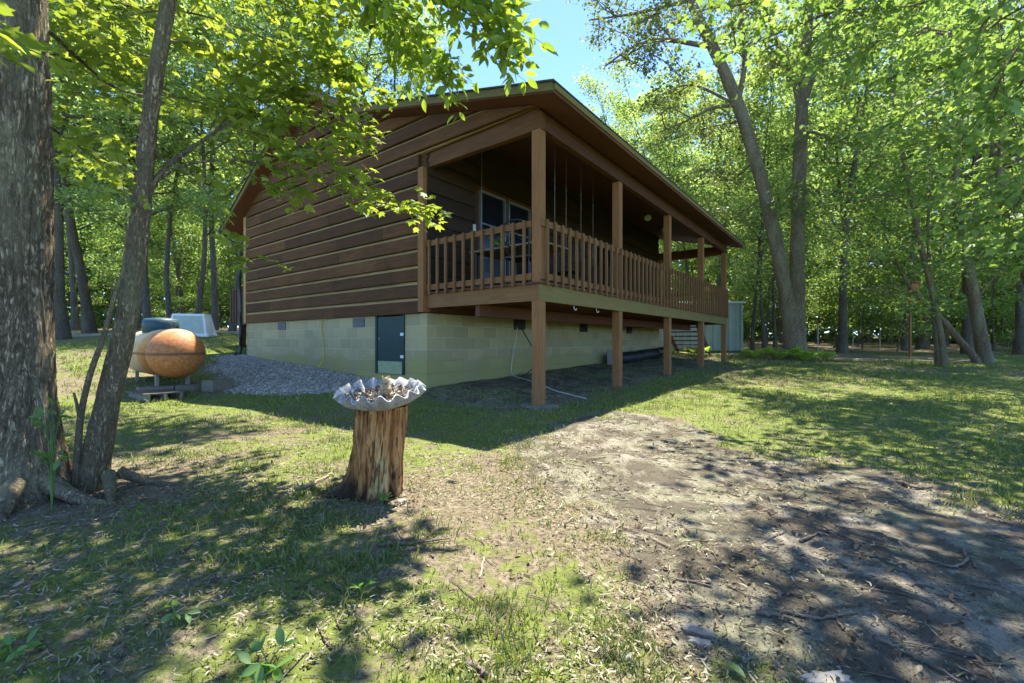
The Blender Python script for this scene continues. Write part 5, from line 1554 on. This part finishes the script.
stick('long dark stick lying in front of the stump', [(376, 548), (410, 545), (450, 540)], .009, branch=(.5,))
stick('crooked pale twig left of the stump', [(296, 492), (312, 488), (332, 478)], .012, mat='barkchip')
stick('long thin dark stick pointing to the lower right corner', [(875, 636), (915, 655), (960, 683)], .008)
stick('forked stick across the bare dirt, right of centre', [(780, 610), (820, 618), (860, 612)], .007, branch=(.4, .7))
stick('curved stick at the grass edge on the right', [(898, 481), (912, 486), (932, 488)], .014)
stick('short thick grey stick at the bottom centre', [(466, 664), (476, 669), (486, 675)], .011)
stick('hooked dark root loop on the right of the dirt', [(962, 548), (966, 560), (955, 566), (925, 560)], .008)
stick('thin crossing twig in the shaded dirt at right', [(800, 540), (830, 530), (862, 545)], .007, branch=(.5,))
stick('dark stick lying along the dirt edge at lower middle', [(758, 611), (785, 618), (812, 633)], .009)
stick('small pale curled twig on the mossy patch', [(484, 556), (482, 566), (480, 576)], .005, mat='barkchip')


def slab(label, px, py, rx, ry, hh, rz, mat='barkchip', name='bark_slab', cat='bark'):
    d = 427.5 / (py - 341.5); x = (px - 512) / F * d
    m = MB(); k = 18
    V = [];
    for zf, s in ((-.5, .9), (.6, 1.0), (1.0, .86)):
        for i in range(k):
            a = i * 6.2832 / k; q = s * (1 + .16 * math.sin(2.3 * i + px) + .1 * math.sin(4.1 * i))
            V.append((rx * q * math.cos(a), ry * q * math.sin(a), hh * zf + .15 * hh * math.sin(3 * a)))
    Fs = [(r * k + i, r * k + (i + 1) % k, (r + 1) * k + (i + 1) % k, (r + 1) * k + i) for r in range(2) for i in range(k)] + [tuple(range(2 * k, 3 * k))]
    m.add(V, Fs); o = m.build(name, M[mat], None, smooth=False, bevel=hh * .15); o.location = Vector3(gp(x, d, .004)); o.rotation_euler = (0, 0, rz); tag(o, label, cat)


slab('pale flat slab of bark on the grass edge at lower right', 697, 628, .052, .024, .012, -.5)
slab('second pale bark piece just below the flat slab', 700, 641, .036, .018, .010, -.4)
slab('flat pale stone at the bottom edge, right of centre', 826, 676, .075, .028, .012, .1, 'stone', 'flat_stone', 'stone')
slab('rounded pale stone on the moss at the bottom', 627, 655, .019, .017, .012, .3, 'stone', 'flat_stone', 'stone')
slab('small stone beside the foot of the stump', 402, 503, .028, .02, .02, 1.0, 'barkchip', 'flat_stone', 'stone')
L = Leaves()
for i, (px, py, sz, lb) in enumerate(((128, 612, .045, 'pale fallen leaf lying on dark litter at lower left'), (726, 665, .06, 'green fallen leaf beside the pale bark slabs'), (548, 552, .03, 'pale fallen leaf on the moss in the middle foreground'), (208, 560, .035, 'yellowish fallen leaf on the left shaded litter'))):
    d = 427.5 / (py - 341.5); x = (px - 512) / F * d; c = gp(x, d, .022)
    L = Leaves(); L.add(np.zeros((1, 3)), [sz], T_OVAL, up=3)
    o = link('fallen_leaf', L.mesh('fallen_leaf'), M['weed'] if 'green' in lb else M['barkchip']); o.location = Vector3(c); tag(o, lb, 'leaf')

# right background: orange nest box on a post, wire fence, dark post
bx, by = P(911, 300, 17.5)[:2]
nb = thing('nest_box', 'orange nest box fixed on a thin post among the trees on the right', 'nest box', gp(bx, by))
zt = P(911, 289, 17.5)[2] - nb.location[2]
MB().box((-.035, -.0, -.1), (.035, .07, zt + .25)).build('post', M['post'], nb)
o = MB().box((-.14, -.19, zt - .28), (.14, -.003, zt + .22)).build('box', M['rust'] if 'rust' in M else m_simple('orange_paint', (.50, .13, .03), (.42, .11, .03), 5, .6, .1), nb, bevel=.006)
MB().prism([(-.24, zt + .20), (.10, zt + .28), (.10, zt + .31), (-.24, zt + .23)], -.18, .18).build('roof', M['darkwood'], nb)
MB().tube([(0, -.196, zt + .05), (0, -.188, zt + .05)], .028, 14).build('entry_hole', M['black'], nb)
fx = [P(818, 350, 22)[:2], P(841, 350, 22.5)[:2], P(853, 350, 23)[:2], P(880, 350, 23.5)[:2]]
fb = gp(*fx[0]); fe = thing('wire_fence', 'low wire fence with thin pale posts beyond the gravel path', 'fence', fb)
tops = []
for q in fx:
    g_ = gp(*q) - fb; MB().tube([g_ - (0, 0, .1), g_ + (0, 0, 1.15)], .022, 7).build('post', M['pvc'], fe); tops.append(g_)
m = MB()
for hh in (.3, .7, 1.08):
    for a_, b_ in zip(tops, tops[1:]): m.tube([a_ + (0, -.03, hh), b_ + (0, -.03, hh)], .004, 4)
m.build('wire', M['steel'], fe)

# ------------------------------------------------------------------ camera, sun, sky
cam = bpy.data.cameras.new('camera'); co = bpy.data.objects.new('camera', cam); COL.objects.link(co)
co.location = (0, 0, H); co.rotation_euler = (math.radians(90), 0, 0)
cam.sensor_width = 36; cam.lens = 36 * F / 1024; cam.clip_start = .05; cam.clip_end = 600
scene.camera = co
SUN = np.array([.16, .37, .92]); SUN /= np.linalg.norm(SUN)
sl = bpy.data.lights.new('sun', 'SUN'); so = bpy.data.objects.new('sun', sl); COL.objects.link(so)
sl.energy = 3.5; sl.angle = math.radians(.53); sl.color = (1, .93, .80)
from mathutils import Vector
so.rotation_euler = Vector(SUN).to_track_quat('Z', 'Y').to_euler(); so.location = (0, 0, 30)
w = bpy.data.worlds.new('World'); scene.world = w; w.use_nodes = True
nt = w.node_tree; bg = nt.nodes['Background']
sky = nt.nodes.new('ShaderNodeTexSky'); sky.sky_type = 'NISHITA'; sky.sun_disc = False
sky.sun_elevation = math.asin(SUN[2]); sky.sun_rotation = math.atan2(SUN[0], SUN[1])
sky.air_density = .55; sky.dust_density = .05; sky.ozone_density = 7.0
nt.links.new(sky.outputs[0], bg.inputs[0]); bg.inputs[1].default_value = .13
vs = scene.view_settings
vs.view_transform = 'Standard'; vs.look = 'None'; vs.exposure = 2.3; vs.gamma = 1; vs.use_curve_mapping = False
cy = scene.cycles
cy.use_denoising = True; cy.max_bounces = 9; cy.diffuse_bounces = 6; cy.transmission_bounces = 6; cy.glossy_bounces = 2; cy.transparent_max_bounces = 4
cy.use_adaptive_sampling = True; cy.adaptive_threshold = .02; cy.caustics_reflective = False; cy.caustics_refractive = False
cy.sample_clamp_indirect = 6
